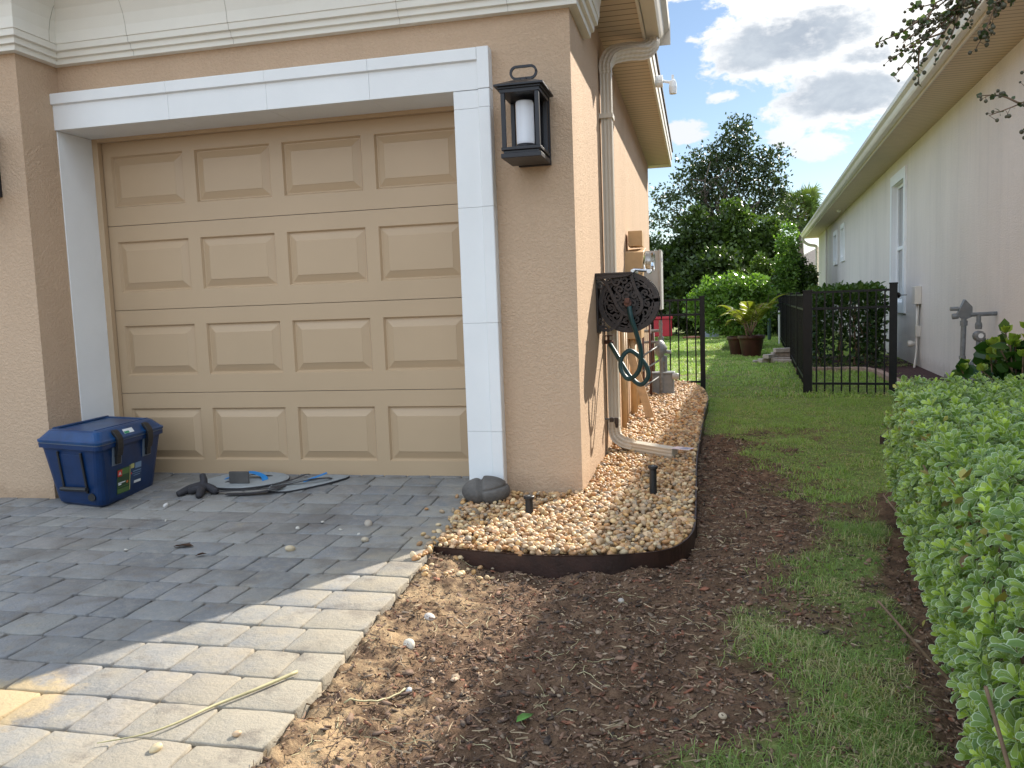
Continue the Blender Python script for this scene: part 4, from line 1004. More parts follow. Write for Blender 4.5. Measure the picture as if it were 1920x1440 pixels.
for i, (x, y, r, c_, lb) in enumerate([
    (-1.517, 3.447, .017, (.45, .38, .28), 'cream pebble on the shaded pavers nearest the gravel bed'),
    (-1.619, 3.722, .020, (.38, .33, .27), 'grey brown pebble on the shaded pavers left of the dark rock'),
    (-1.806, 3.277, .020, (.52, .42, .28), 'tan pebble lying on shaded pavers left of the gravel corner'),
    (-1.325, 1.678, .014, (.60, .47, .28), 'yellowish pebble in the sun at the bottom of the drive'),
    (-1.162, 1.772, .010, (.52, .36, .22), 'small orange tan pebble on sunlit pavers beside the soil'),
    (-2.95, 3.98, .015, (.55, .53, .50), 'white pebble on the pavers right of the blue cooler')]):
    pebble_thing(x, y, float(drive_z(y)), (r*1.2, r, r*.75), c_, lb, 40+i, G1)
rr_ = random.Random(12)
for i, (x, y) in enumerate([(-1.877, 3.749), (-1.72, 3.62), (-1.95, 3.62), (-1.60, 3.56), (-2.75, 3.7), (-2.6, 3.2)]):
    s_ = .006+.004*rr_.random(); pebble_thing(x, y, float(drive_z(y)), (s_*1.2, s_, s_*.7), (.55, .52, .46), 'tiny pale pebble crumb on the shaded pavers', 60+i, 'tiny pale crumbs on the pavers', 'pebble')
for i, (x, y, r, c_, lb) in enumerate([
    (-.955, 2.70, .018, (.52, .47, .42), 'pale oval pebble on sunlit soil below the edging corner'),
    (-.945, 2.46, .019, (.58, .52, .42), 'cream pebble on the sunlit soil near the pavers'),
    (-.855, 2.20, .010, (.50, .50, .50), 'little grey pebble at the end of a stem on the soil'),
    (.05, 2.18, .010, (.50, .40, .28), 'tan pebble on the shaded soil near the grass'),
    (-.30, 3.02, .012, (.40, .36, .32), 'grey pebble on shaded soil below the curved edging')]):
    pebble_thing(x, y, float(ground_z(x, y)), (r*1.2, r, r*.8), c_, lb, 80+i, 'pebbles on the bare soil')
def spill():
    r = np.random.default_rng(9); n = 70
    y = r.uniform(3.25, 4.25, n); x = PE(y)-r.exponential(.035, n)
    a = r.random(n) < .45; y[a] = r.uniform(3.05, 3.42, a.sum()); x[a] = PE(3.3)+r.uniform(-.05, .30, a.sum())
    keep = ~((x > PE(y)) & in_poly(x, y, BEDPOLY)); x, y = x[keep], y[keep]; m = len(x)
    z = np.where(x < PE(y), drive_z(y)+.007, ground_z(x, y)+.007); s = r.uniform(.008, .016, m)
    v, f, nv = stones(np.stack([x, y, z], 1), np.stack([s*1.2, s, s*.7], 1), I2, 5)
    c = PAL[r.integers(len(PAL), size=m)]*.85
    o_ = npmesh('spilled_gravel', v, f, M['pebble'], None, {'shade': ('POINT', 'FLOAT_COLOR', np.repeat(np.concatenate([c, np.ones((m, 1))], 1), nv, 0))}, True)
    o_['kind'] = 'stuff'; tag(o_, 'loose pebbles spilled at the edge of the pavers and edging', 'gravel')
spill()
# long dry stalk on the sunny pavers
mb = MB(); P_ = smoothpath([(-1.170, 2.115, .012), (-1.235, 2.0, .010), (-1.303, 1.893, .009), (-1.35, 1.79, .009), (-1.40, 1.725, .009), (-1.49, 1.672, .008)], 6)
mb.tube(P_, 1, 6, scale=list(np.linspace(.0055, .0015, len(P_)))); tag(mb.build('dry_stalk', M['straw'], None, smooth=True), 'long dry straw coloured stalk lying across the sunny pavers', 'stalk')
mb = MB(); P_ = smoothpath([(-.865, 2.195, -.045), (-.915, 2.10, -.04), (-.985, 2.03, -.042)], 5)
P_ = [(p[0], p[1], float(ground_z(p[0], p[1]))+.010) for p in P_]
mb.tube(P_, .0028, 6); tag(mb.build('fallen_twig', M['straw'], None, smooth=True), 'pale dry stem lying on the sunlit soil', 'stem')
def flat_leaf(name, x, y, z, L, a, mat, label, cat, curl_=.2):
    v, f, t, rm = leaves(np.array([[x, y, z]]), np.array([[cos(a), sin(a), .1]]), np.array([[0., curl_, 1.]]), [L], 'ovate', np.array([.6]))
    o_ = npmesh(name, v, f, mat, None, {'tone': ('POINT', 'FLOAT', t), 'rim': ('POINT', 'FLOAT', rm)}); s_ = o_.modifiers.new('thick', 'SOLIDIFY'); s_.thickness = .0008
    tag(o_, label, cat)
flat_leaf('fallen_leaf', -.50, 2.075, float(ground_z(-.49, 2.09))+.012, .062, .9, M['fresh_leaf'], 'fresh green leaf fallen on the dark soil', 'leaf')
BL = leafmat('dry_brown_leaf', (.07, .035, .02), (.10, .05, .03), .8, .1)
flat_leaf('dead_leaf', -2.20, 3.14, .006, .05, .8, BL, 'curled brown leaf on the shaded pavers', 'leaf', .8)
flat_leaf('dead_leaf', -2.40, 3.27, .004, .10, .1, BL, 'flat dark leaf on the shaded pavers in front of the door', 'leaf')
flat_leaf('dead_leaf', .56, 2.98, -.05, .06, .6, BL, 'brown seed pod shaped leaf on the green grass', 'leaf')
mb = MB(); mb.box((1.40, 6.55, -.10), (1.43, 7.05, -.02), ax=-.5, o=(1.42, 6.7)); tag(mb.build('edging_offcut', M['edging']), 'short dark brown edging piece beside the hedge in the grass', 'edging')

# ------------------------------------------------------------------ grass
def grass(name, label, x0, x1, y0, y1, n, hmin, hmax, wid):
    r = np.random.default_rng(int(y0*10)+5)
    y = r.uniform(y0, y1, n); x = r.uniform(x0, x1, n)
    gm = grass_mask(x, y); dens = .35+.65*sstep(fbm(x, y, 7, 3, 12), .35, .6)
    ok = (r.random(n) < gm*dens) & ~in_poly(x, y, BEDPOLY) & ((x > PE(y)+.02) | (y > 5))
    x, y = x[ok], y[ok]; m = len(x); z = ground_z(x, y)
    lush = fbm(x, y, 2.5, 3, 14)
    h = r.uniform(hmin, hmax, m)*(.55+.9*sstep(lush, .3, .7)); a = r.uniform(0, 2*pi, m); lean = r.uniform(.5, 2.1, m)
    dxy = np.stack([np.cos(a), np.sin(a)], 1); sxy = np.stack([-np.sin(a), np.cos(a)], 1)
    P = np.stack([x, y, z-.002], 1); V = np.zeros((m, 5, 3)); w_ = wid*r.uniform(.7, 1.3, m)
    for i, (t, ww) in enumerate(((0, 1), (0, -1), (.55, .8), (.55, -.8))):
        V[:, i, :2] = P[:, :2]+dxy*(lean*h*.6*t**1.5)[:, None]+sxy*(w_*ww)[:, None]; V[:, i, 2] = P[:, 2]+h*t*(1-.18*lean*t)
    V[:, 4, :2] = P[:, :2]+dxy*(lean*h*.85)[:, None]; V[:, 4, 2] = P[:, 2]+h*np.clip(1-.5*lean, .10, 1)
    F = np.array([(0, 1, 3), (0, 3, 2), (2, 3, 4)]); F = (F[None]+(np.arange(m)*5)[:, None, None]).reshape(-1, 3)
    tone = np.clip(r.random(m)*.55+.45*lush+(.28 if y0 > 4 else 0), 0, 1)  # blades past the foreground toned lighter, imitating the stronger ambient light there
    o_ = npmesh(name, V.reshape(-1, 3), F, M['grass'], None, {'tone': ('POINT', 'FLOAT', np.repeat(tone, 5)), 'rim': ('POINT', 'FLOAT', np.repeat((r.random(m) < (.10 if y0 < 4 else .05)+(.35 if y0 < 4 else .22)*sstep(fbm(x, y, 3.1, 3, 22), .48, .66)).astype(float), 5))})
    o_['kind'] = 'stuff'; tag(o_, label, 'grass')
grass('grass', 'green grass blades on the narrow lawn in the foreground', -.1, 1.1, 1.6, 4.6, 70000, .016, .050, .0013)
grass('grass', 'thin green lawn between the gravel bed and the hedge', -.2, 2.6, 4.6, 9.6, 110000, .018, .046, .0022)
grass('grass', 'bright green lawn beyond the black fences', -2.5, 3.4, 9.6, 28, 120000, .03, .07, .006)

# ------------------------------------------------------------------ cooler
def cooler():
    N0 = np.array([-3.285, 3.885, 0]); ex = np.array([-.415, .105, 0]); ey = np.array([-.05, .55, 0])   # near base corner, short side, long side
    hx = np.linalg.norm(ex); hy = np.linalg.norm(ey); ex /= hx; ey /= hy
    T = thing('cooler', 'blue plastic cooler with black latches in front of the garage door', 'cooler', tuple(N0))
    # local: a along short side (0..hx), b along long side (0..hy), z
    def P(a, b_, z): return N0+ex*a+ey*b_+np.array([0, 0, z])
    def ringz(z, g, rad, n=5):
        """rounded rectangle grown by g"""
        pts = []; a0, a1, b0, b1 = -g, hx+g, -g, hy+g
        for (cx, cy, s0) in ((a0+rad, b0+rad, pi), (a1-rad, b0+rad, 1.5*pi), (a1-rad, b1-rad, 0), (a0+rad, b1-rad, .5*pi)):
            for i in range(n): t = s0+i/(n-1)*pi/2; pts.append(P(cx+rad*cos(t), cy+rad*sin(t), z))
        return pts
    def loft(rings, caps=(True, True)):
        mb = MB(); n = len(rings[0]); vs = [p for r in rings for p in r]
        fs = [(i*n+j, i*n+(j+1) % n, (i+1)*n+(j+1) % n, (i+1)*n+j) for i in range(len(rings)-1) for j in range(n)]
        if caps[0]: fs.append(tuple(range(n))[::-1])
        if caps[1]: fs.append(tuple((len(rings)-1)*n+j for j in range(n)))
        return mb.add(vs, fs)
    body = loft([ringz(.004, -.03, .05), ringz(.02, -.012, .055), ringz(.05, -.002, .06), ringz(.33, .040, .045), ringz(.345, .045, .045), ringz(.348, .058, .04), ringz(.372, .060, .04)])
    body.build('body', M['cool_blue'], T)
    loft([ringz(.3722, .056, .04), ringz(.3785, .056, .04)]).build('gasket', M['cool_grey'], T)
    lid = loft([ringz(.3787, .062, .04), ringz(.392, .064, .04), ringz(.400, .052, .045), ringz(.440, .012, .05), ringz(.447, -.004, .05), ringz(.447, -.03, .04), ringz(.441, -.036, .04)])
    lid.build('lid', M['cool_blue_lid'], T)
    bd = M['black_plastic']
    def wall_off(z): return np.interp(z, [.05, .33, .40, .44], [-.002, .040, .052, .012])
    def plate(name, b0, b1, z0, z1, th, mat, par, side='long', k0=0, bev=.003, zs=None):
        """slab lying on the sloping long side (a=-off) or on the short near end (b=-off)"""
        mb = MB(); vs = []
        for z in (z0, z1):
            o_ = wall_off(z)+k0
            for t, q in ((b0, o_), (b1, o_), (b1, o_+th), (b0, o_+th)):
                vs.append(P(-q, t, z) if side == 'long' else P(t, -q, z))
        mb.add(vs, [(0, 3, 2, 1), (4, 5, 6, 7), (0, 1, 5, 4), (1, 2, 6, 5), (2, 3, 7, 6), (3, 0, 4, 7)])
        return mb.build(name, mat, par, bevel=bev)
    for b0 in (.085, .385):
        mb = MB(); pr = [(.040, .285), (.066, .290), (.080, .335), (.083, .385), (.076, .404), (.046, .434), (.026, .440), (.030, .42), (.062, .395), (.066, .375), (.050, .34)]
        n = len(pr); vs = [P(-o_, b_, z) for b_ in (b0+.014, b0+.068) for o_, z in pr]
        mb.add(vs, [(i, (i+1) % n, n+(i+1) % n, n+i) for i in range(n)]+[tuple(range(n))[::-1], tuple(range(n, 2*n))]); lt = mb.build('latch', bd, T, bevel=.003)
        plate('latch_recess', b0-.004, b0+.086, .235, .345, .006, M['cool_grey'], T, k0=0)
        plate('latch_tongue', b0+.02, b0+.062, .245, .30, .018, bd, lt, k0=.006)
    # handle on the near end
    plate('handle_recess', .11, .31, .10, .315, .004, M['cool_blue'], T, 'end', k0=.0005)
    h = plate('handle', .10, .116, .09, .33, .014, bd, T, 'end'); 
    plate('handle', .30, .316, .09, .33, .014, bd, T, 'end')
    mb = MB(); o1 = wall_off(.12)+.022; mb.tube([P(.095, -o1, .118), P(.32, -o1, .108)], .0125, 10); mb.build('handle_grip', bd, T)
    mb = MB(); o1 = wall_off(.07); mb.tube([P(.075, -o1+.01, .070), P(.075, -o1-.014, .070)], .022, 16); dp = mb.build('drain_plug', bd, T)
    # labels on the long side
    def lab(name, b0, b1, z0, z1, mat, k): return plate(name, b0, b1, z0, z1, .0008, mat, T, k0=k, bev=0)
    lab('label', .135, .255, .055, .205, M['p_dgreen'], .0010); lab('label', .265, .375, .085, .215, M['p_navy'], .0010)
    q = [('p_green', .180, .25, .165, .20), ('p_green', .140, .250, .060, .085), ('p_yellow', .256, .262, .06, .21), ('sticker', .145, .215, .118, .124), ('sticker', .147, .175, .108, .116),
         ('p_green', .14, .25, .095, .099), ('p_orange', .225, .242, .108, .122), ('p_yellow', .268, .30, .185, .212), ('p_lblue', .31, .372, .178, .212), ('p_red', .268, .277, .150, .160), ('p_lblue', .29, .37, .160, .166), ('p_lblue', .295, .36, .135, .139), ('sticker', .30, .368, .090, .105), ('p_lblue', .28, .37, .148, .151)]
    for i, (m_, a_, b_, c_, d_) in enumerate(q): lab('label_print', a_, b_, c_, d_, M[m_], .0020+.0001*i)
    lab('label_logo', .137, .178, .160, .198, M['p_red'], .0045)
    mb = MB(); vs = [P(-(wall_off(z)+.0056), b_, z) for b_, z in ((.144, .170), (.171, .170), (.157, .190))]; mb.add(vs, [(0, 1, 2)]); mb.build('label_logo', M['sticker'], T)
    mb = MB(); vs = [P(-(wall_off(z)+.0059), b_, z) for b_, z in ((.152, .173), (.163, .173), (.157, .181))]; mb.add(vs, [(0, 1, 2)]); mb.build('label_logo', M['p_red'], T)
    plate('sticker', .205, .30, .405, .428, .0008, M['sticker'], T, k0=.002, bev=0); plate('sticker', .207, .255, .406, .417, .0005, M['p_emerald'], T, k0=.0031, bev=0)
    # raised frame and faint moulded word on the lid
    mb = MB()
    mb.box((0, 0, 0), (0, 0, 0))
    for a_, r_b in ((hx-.03, .008), (.03, .005)): mb = MB(); mb.tube([P(a_, .02, .447), P(a_, hy-.02, .447)], r_b, 8); mb.build('lid_rib', M['cool_blue_lid'], T)
    mb = MB(); ang = math.atan2(ey[1], ey[0])
cooler()

# ------------------------------------------------------------------ grey pads with straps on the pavers
def pad(name, pts, label, z):
    cen = np.mean(np.array(pts), 0)
    T = thing(name, label, 'kneeling pad', (cen[0], cen[1], z), 'grey pads in front of the door')
    P_ = smoothpath([(x, y, 0) for x, y in pts]+[(pts[0][0], pts[0][1], 0)], 6)[:-1]
    mb = MB(); n = len(P_); vs = []
    for ins, zz in ((0, 0), (0, .012), (.06, .016)):
        for p in P_: q = p[:2]+(cen-p[:2])*ins; vs.append((q[0], q[1], float(drive_z(q[1]))+(z-.018)*.5+zz))
    fs = [(i*n+j, i*n+(j+1) % n, (i+1)*n+(j+1) % n, (i+1)*n+j) for i in range(2) for j in range(n)]+[tuple(range(n))[::-1], tuple(2*n+j for j in range(n))]
    mb.add(vs, fs); mb.build('foam_sheet', M['pad'], T, smooth=False)
    # dark rim binding
    mb = MB(); mb.tube([(p[0], p[1], float(drive_z(p[1]))+(z-.018)*.5+.006) for p in list(P_)+[P_[0]]], .005, 6); mb.build('binding', M['strap'], T)
    return T, cen
def webbing(parent, pts, mat, w_=.014, name='strap'):
    mb = MB(); mb.sweep(smoothpath(pts, 6), [(-w_, -.0012), (w_, -.0012), (w_, .0012), (-w_, .0012)], up=(0, 0, 1)); return mb.build(name, mat, parent)
T, cc = pad('kneeling_pad', [(-3.02, 4.45), (-2.93, 4.60), (-2.72, 4.655), (-2.55, 4.62), (-2.47, 4.50), (-2.55, 4.37), (-2.70, 4.30), (-2.90, 4.33)], 'round grey foam pad with bright blue strap, nearer the cooler', .030)
webbing(T, [(-2.90, 4.47, .05), (-2.82, 4.50, .075), (-2.72, 4.50, .095), (-2.63, 4.49, .075), (-2.59, 4.45, .05)], M['blue_strap'], .020)
webbing(T, [(-2.84, 4.40, .05), (-2.76, 4.45, .07), (-2.70, 4.50, .08), (-2.60, 4.56, .06)], M['strap'], .010)
mb = MB(); mb.box((-2.79, 4.375, .05), (-2.66, 4.389, .125), ax=.05, o=(-2.7, 4.38)); mb.build('buckle_plate', pmat('worn_dark_foam', (.07, .065, .06), .8, var=.3), T, bevel=.006)
T, cc = pad('kneeling_pad', [(-2.52, 4.40), (-2.40, 4.52), (-2.28, 4.60), (-2.12, 4.615), (-2.14, 4.52), (-2.24, 4.38), (-2.36, 4.27), (-2.48, 4.28)], 'pointed grey foam pad with black and blue straps, farther from the cooler', .022)
webbing(T, [(-2.50, 4.36, .05), (-2.42, 4.43, .06), (-2.36, 4.52, .08), (-2.36, 4.57, .07)], M['strap'], .010)
webbing(T, [(-2.48, 4.31, .05), (-2.38, 4.38, .055), (-2.26, 4.42, .075), (-2.19, 4.50, .065), (-2.22, 4.55, .055)], M['strap'], .010)
webbing(T, [(-2.34, 4.45, .05), (-2.28, 4.49, .07), (-2.22, 4.53, .09)], M['blue_strap'], .018)
T = thing('strap_bundle', 'knotted black straps on the pavers right of the cooler', 'strap', (-2.95, 4.24, .02))
for i, pts in enumerate([[(-3.00, 4.16, .03), (-2.96, 4.22, .05), (-2.90, 4.27, .07), (-2.92, 4.30, .12)], [(-2.93, 4.24, .05), (-2.87, 4.20, .045), (-2.84, 4.13, .03)], [(-2.92, 4.27, .07), (-2.84, 4.25, .05), (-2.78, 4.22, .035)], [(-2.95, 4.20, .04), (-2.90, 4.21, .055), (-2.86, 4.24, .05)]]):
    mb = MB(); P_ = smoothpath(pts, 5); mb.tube(P_, 1, 8, scale=[.018+.007*sin(pi*j/(len(P_)-1)) for j in range(len(P_))]); mb.build('strap', M['strap'], T, smooth=True)
webbing(T, [(-2.82, 4.22, .035), (-2.66, 4.23, .042), (-2.50, 4.25, .05), (-2.42, 4.31, .05), (-2.40, 4.34, .05)], M['strap'], .012)
webbing(T, [(-2.70, 4.19, .03), (-2.55, 4.215, .032), (-2.42, 4.25, .05), (-2.40, 4.30, .055)], M['strap'], .020)

# ------------------------------------------------------------------ fences
def fence_panel(parent, p0, p1, z0, ztop, zs, npk, rail=.025, pk=.016, first=True, gap0=None, mats=M['black_metal'], low=-.09, pickets=True):
    p0 = np.array(p0); p1 = np.array(p1); d = p1-p0; L = np.linalg.norm(d); a = math.atan2(d[1], d[0])
    for z in zs:
        mb = MB(); mb.box((p0[0], p0[1]-.014, z-rail/2), (p0[0]+L, p0[1]+.014, z+rail/2), ax=a, o=(p0[0], p0[1])); mb.build('rail', mats, parent)
    res = []
    for i in range(npk):
        t = (i+.5)/npk*L
        mb = MB(); mb.box((p0[0]+t-pk/2, p0[1]-pk/2, z0+low+.0), (p0[0]+t+pk/2, p0[1]+pk/2, ztop), ax=a, o=(p0[0], p0[1]))
        if pickets: mb.build('picket', mats, parent)
        else: res.append(mb)
    return res
def post(parent, x, y, w_, z0, z1, a=0, name='post'):
    mb = MB(); mb.box((x-w_/2, y-w_/2, z0), (x+w_/2, y+w_/2, z1-.018), ax=a, o=(x, y)); mb.box((x-w_/2-.005, y-w_/2-.005, z1-.018), (x+w_/2+.005, y+w_/2+.005, z1), ax=a, o=(x, y)); return mb.build(name, M['black_metal'], parent, bevel=.002)
A = (1.252, 10.12); B_ = (2.145, 9.95)
T = thing('fence', 'short black metal fence panel with pickets by the neighbouring house', 'fence', (1.7, 10.03, -.1))
aa = math.atan2(B_[1]-A[1], B_[0]-A[0])
post(T, A[0], A[1], .098, -.2, 1.115, aa); post(T, B_[0], B_[1], .082, -.2, 1.165, aa)
fence_panel(T, (A[0]+.05, A[1]-.01), (B_[0]-.04, B_[1]+.01), 0, 1.075, [1.085, .895, .02], 9, .026, .018, low=-.12)
mb = MB(); mb.lathe([(0, 0), (.03, 0), (.035, .01), (.02, .03), (0, .03)], (B_[0]+.042, B_[1], 1.02), 'x', 10); mb.tube([(B_[0]+.07, B_[1], 1.02), (B_[0]+.14, B_[1], 1.02)], .005, 6); mb.build('latch', M['black_metal'], T)
# long run back along the lot line
T = thing('fence', 'long black metal fence running back beside the lawn', 'fence', (1.3, 10.3, -.1))
d0 = np.array([sT, cT]); s0 = np.array(A)+d0*.06
pkcount = 0; rest = []
for i in range(7):
    q0 = s0+d0*i*2.35; q1 = q0+d0*2.35
    if i: post(T, q0[0], q0[1], .052, -.2, 1.10, pi/2-TH)
    far = i >= 5
    r_l = fence_panel(T, q0+d0*.03, q1-d0*.03, 0, 1.05, [1.06, .88, .02], 19, .026, .016, pickets=not far, low=-.12)
    rest += r_l
post(T, *(s0+d0*7*2.35), .052, -.2, 1.10, pi/2-TH)
mb = MB()
for q in rest: mb.add(q.v, q.f)
o_ = mb.build('pickets_far', M['black_metal'], T); o_['kind'] = 'stuff'
# left gate section beyond the meters
T = thing('fence', 'black metal fence between the house wall and the gravel end', 'fence', (-.2, 10.6, -.1))
post(T, .052, 10.6, .062, -.2, 1.095); fence_panel(T, (XW+.02, 10.6), (.02, 10.6), 0, 1.05, [1.052, .865, .01], 6, .026, .017, low=-.12)
post(T, XW+.05, 10.6, .05, -.2, 1.09)

# ------------------------------------------------------------------ garden beyond
def lathe_obj(name, mat, parent, prof, c_, k=28): mb = MB(); mb.lathe(prof, c_, k=k); return mb.build(name, mat, parent, smooth=False)
def frond(mb_parts, base, az, L, rise, droop, leafL, n=26, wv=.5, spread=.8):
    t = np.linspace(0, 1, n)
    P = np.stack([base[0]+cos(az)*L*(t*.75), base[1]+sin(az)*L*(t*.75), base[2]+rise*L*t-droop*L*t**2.2], 1)
    T_ = np.gradient(P, axis=0); T_ /= np.linalg.norm(T_, axis=1, keepdims=True)
    S_ = np.cross(T_, [0, 0, 1.]); S_ /= np.linalg.norm(S_, axis=1, keepdims=True)+1e-6
    sel = t > .22
    for s_ in (1, -1):
        D = S_[sel]*s_*spread+T_[sel]*.7+np.array([0, 0, -.15]); LL = leafL*np.sin(pi*np.clip(t[sel]*.85+.12, 0, 1))
        mb_parts.append(leaves(P[sel], D, np.tile([[0, 0, 1.]], (sel.sum(), 1))+rng.normal(size=(sel.sum(), 3))*.2, LL, 'quad', np.clip(rng.random(sel.sum())*.5+rng.random()*.5, 0, 1), .35))
    return P
def plant_pot(x, y, r, h, label, planted):
    T = thing('potted_palm' if planted else 'plant_pot', label, 'potted plant' if planted else 'pot', (x, y, -.11))
    lathe_obj('pot', M['pot'], T, [(0, 0), (r*.66, 0), (r*.70, .02), (r*.93, h*.80), (r, h*.84), (r*1.04, h*.90), (r*1.04, h), (r*.93, h), (r*.91, h*.88), (0, h*.87)], (x, y, -.11))
    lathe_obj('pot_soil', M['pot_soil'], T, [(0, 0), (r*.9, 0), (0, .01)], (x, y, -.11+h*.88))
    return T
plant_pot(.78, 17.15, .21, .38, 'dark red pot half hidden behind the potted palm', False)
T = plant_pot(1.01, 16.6, .25, .42, 'dark red pot with a yellow green palm on the lawn', True)
parts = []; mb = MB()
for i in range(15):
    az = 2*pi*i/15+rng.normal()*.25; L = .65+.35*rng.random()
    P = frond(parts, (1.0, 16.6, .30), az, L, 1.25+.5*rng.random(), .75+.35*rng.random(), .20)
    mb.tube([tuple(p) for p in P[::4]], .007, 5)
mb.tube([(.93, 16.5, .25), (.86, 16.5, .66)], .018, 6); mb.build('stem', M['twig'], T); leaf_obj('fronds', parts, M['pot_palm'], T)
T = thing('stone_pile', 'small pile of pale cut stones on the lawn beside the fence', 'stones', (1.35, 14.9, -.1))
r3 = random.Random(8)
for i, (x, y, z, l, w_, h, a) in enumerate([(1.40, 14.95, -.10, .36, .16, .06, .15), (1.42, 15.05, -.038, .34, .15, .055, .10), (1.44, 15.0, .019, .30, .14, .05, .25), (1.14, 14.95, -.10, .22, .14, .05, .5), (1.20, 14.9, -.048, .20, .12, .05, .9), (1.02, 15.0, -.10, .16, .10, .03, .2), (1.42, 14.8, -.10, .30, .1, .04, -.1)]):
    z0_ = -.10+(z+.10)*1.45; mb = MB(); mb.box((x-l/2, y-w_/2, z0_), (x+l/2, y+w_/2, z0_+h*1.45), ax=a, o=(x, y)); mb.build('stone', M['cut_stone'], T, bevel=.01)
mb = MB(); mb.tube([(1.90, 20.6, -.12), (1.90, 20.6, .70)], .022, 8); tag(mb.build('marker_stake', M['pvc']), 'thin white stake upright beside the long fence', 'stake')
mb = MB(); mb.tube([(1.80, 22.2, -.12), (1.80, 22.2, .92)], .045, 8); p_ = thing('hydrant_post', 'green post with white cap among the bushes', 'post', (1.8, 22.2, -.1)); mb.build('post', pmat('dark_green_paint', (.02, .05, .04), .5), p_)
mb = MB(); mb.tube([(1.80, 22.2, .92), (1.80, 22.2, 1.25)], .04, 8); mb.build('cap', M['pvc'], p_)
T = thing('storage_box', 'red plastic storage box in the shade behind the left fence', 'box', (-1.0, 24, -.1))
mb = MB(); mb.box((-1.35, 24, .0), (-.74, 24.4, .50)); mb.build('body', M['red_plastic'], T, bevel=.02); mb = MB(); mb.box((-1.38, 23.97, .50), (-.71, 24.43, .58)); mb.build('lid', M['red_plastic'], T, bevel=.015)
T = thing('tub', 'grey plastic tub on the ground under the bright green bush', 'tub', (.37, 24, -.1)); lathe_obj('body', M['grey_plastic'], T, [(0, 0), (.20, 0), (.26, .22), (.28, .22), (.28, .26), (.24, .26), (0, .2)], (.37, 24, -.04))
mb = MB(); mb.lathe([(0, 0), (.28, 0), (.30, .05), (0, .07)], (-.15, 24.2, -.08), k=16); tag(mb.build('saucer', pmat('terracotta', (.35, .14, .10), .8)), 'low terracotta saucer on the ground beside the grey tub', 'saucer')

# lemon bush
tree('citrus_bush', 'bright green glossy bush behind the potted palm', 'bush', (.75, 19.2, -.1),
     [(.75, 19.2, 1.10, .75, .7, .48), (.35, 19.1, .85, .50, .5, .45), (1.15, 19.2, .95, .55, .5, .5), (.65, 18.7, .62, .62, .4, .34), (1.3, 19.3, 1.15, .3, .3, .25), (.0, 19.2, .95, .25, .3, .22), (.95, 18.6, .45, .35, .3, .25)],
     .3, .05, M['lemon_leaf'], 1500, 11, .06, .085, .9, shell=.4)
# dark hedge behind the short fence
def box_hedge(name, label, poly, z0, z1, n, L, mat, top_tone=.9, kind='ovate', inner=None):
    poly = np.array(poly); T = thing(name, label, 'hedge', (*poly.mean(0), z0))
    lo = poly.min(0); hi = poly.max(0)
    x = rng.uniform(lo[0], hi[0], n*2); y = rng.uniform(lo[1], hi[1], n*2); z = z0+(z1-z0)*rng.random(n*2)**.8
    ok = in_poly(x, y, [tuple(p) for p in poly]); x, y, z = x[ok][:n], y[ok][:n], z[ok][:n]; m = len(x)
    # push to the faces
    c = poly.mean(0); e = np.full(m, 9.)
    for i in range(len(poly)):
        a, b_ = poly[i], poly[(i+1) % len(poly)]; t = (b_-a)/np.linalg.norm(b_-a)
        e = np.minimum(e, np.abs((x-a[0])*t[1]-(y-a[1])*t[0]))
    e = np.minimum(e, z1-z); keep = rng.random(m) < np.exp(-e/.12)+.04
    x, y, z = x[keep], y[keep], z[keep]; m = len(x)
    P = np.stack([x, y, z], 1)+rng.normal(size=(m, 3))*.025
    out = P-np.array([c[0], c[1], (z0+z1)/2]); out[:, 2] = out[:, 2]*1.2+.4
    D = out/np.linalg.norm(out, axis=1, keepdims=True)+rdir(m)*.9
    tone = np.clip(rng.random(m)*.5+.5*sstep(z, z1-.25, z1), 0, 1)  # leaves near the top made paler, light on the hedge top put into colour
    leaf_obj('foliage', [leaves(P, D, rdir(m, 1.), L*(.6+.7*rng.random(m)), kind, tone)], mat, T)
    mb = MB()
    for i in range(14):
        a = rng.random(); px = lo[0]+(hi[0]-lo[0])*(.15+.7*rng.random()); py = lo[1]+(hi[1]-lo[1])*(.15+.7*rng.random())
        limb(mb, (px, py, z0-.03), (px+rng.normal()*.1, py+rng.normal()*.1, z1-.15), .014, .004, .05)
    mb.build('stems', M['twig'], T)
    return T
box_hedge('box_hedge', 'dark clipped hedge behind the short black fence panel', [nd(.86, 13.3)[:2], nd(1.82, 13.3)[:2], nd(1.86, 15.4)[:2], nd(.80, 15.4)[:2]], -.08, 1.14, 11000, .085, M['hedge_dark'])
# brick edging and mulch in front of the neighbouring wall
T = thing('brick_border', 'pinkish brick border round the mulch bed by the neighbouring wall', 'border', nd(1.6, 11, -.1))
bp = smoothpath([nd(1.62, 8.5), nd(1.64, 10.2), nd(1.66, 11.6), nd(1.60, 12.6), nd(1.40, 13.0), nd(.95, 13.05), nd(.55, 13.1)], 9)
for i in range(len(bp)-1):
    a, b_ = bp[i], bp[i+1]; L = np.linalg.norm(b_-a); k = max(1, int(L/.21))
    for j in range(k):
        p = a+(b_-a)*(j+.5)/k; an = math.atan2(b_[1]-a[1], b_[0]-a[0]); l = L/k*.47
        mb = MB(); mb.box((p[0]-l, p[1]-.05, -.14), (p[0]+l, p[1]+.05, -.035+.008*rng.random()), ax=an, o=(p[0], p[1])); mb.build('brick', M['brick'], T, bevel=.006)
mb = MB(); ml = [nd(1.66, 4), nd(1.66, 12), nd(1.6, 12.8), nd(1.3, 13.2), nd(.7, 13.25), nd(.7, 16), nd(2.33, 16), nd(2.33, 4)]
mb.add([(p[0], p[1], -.075) for p in ml], [tuple(range(len(ml)))]); struct(mb.build('mulch_bed', M['mulch_red']))

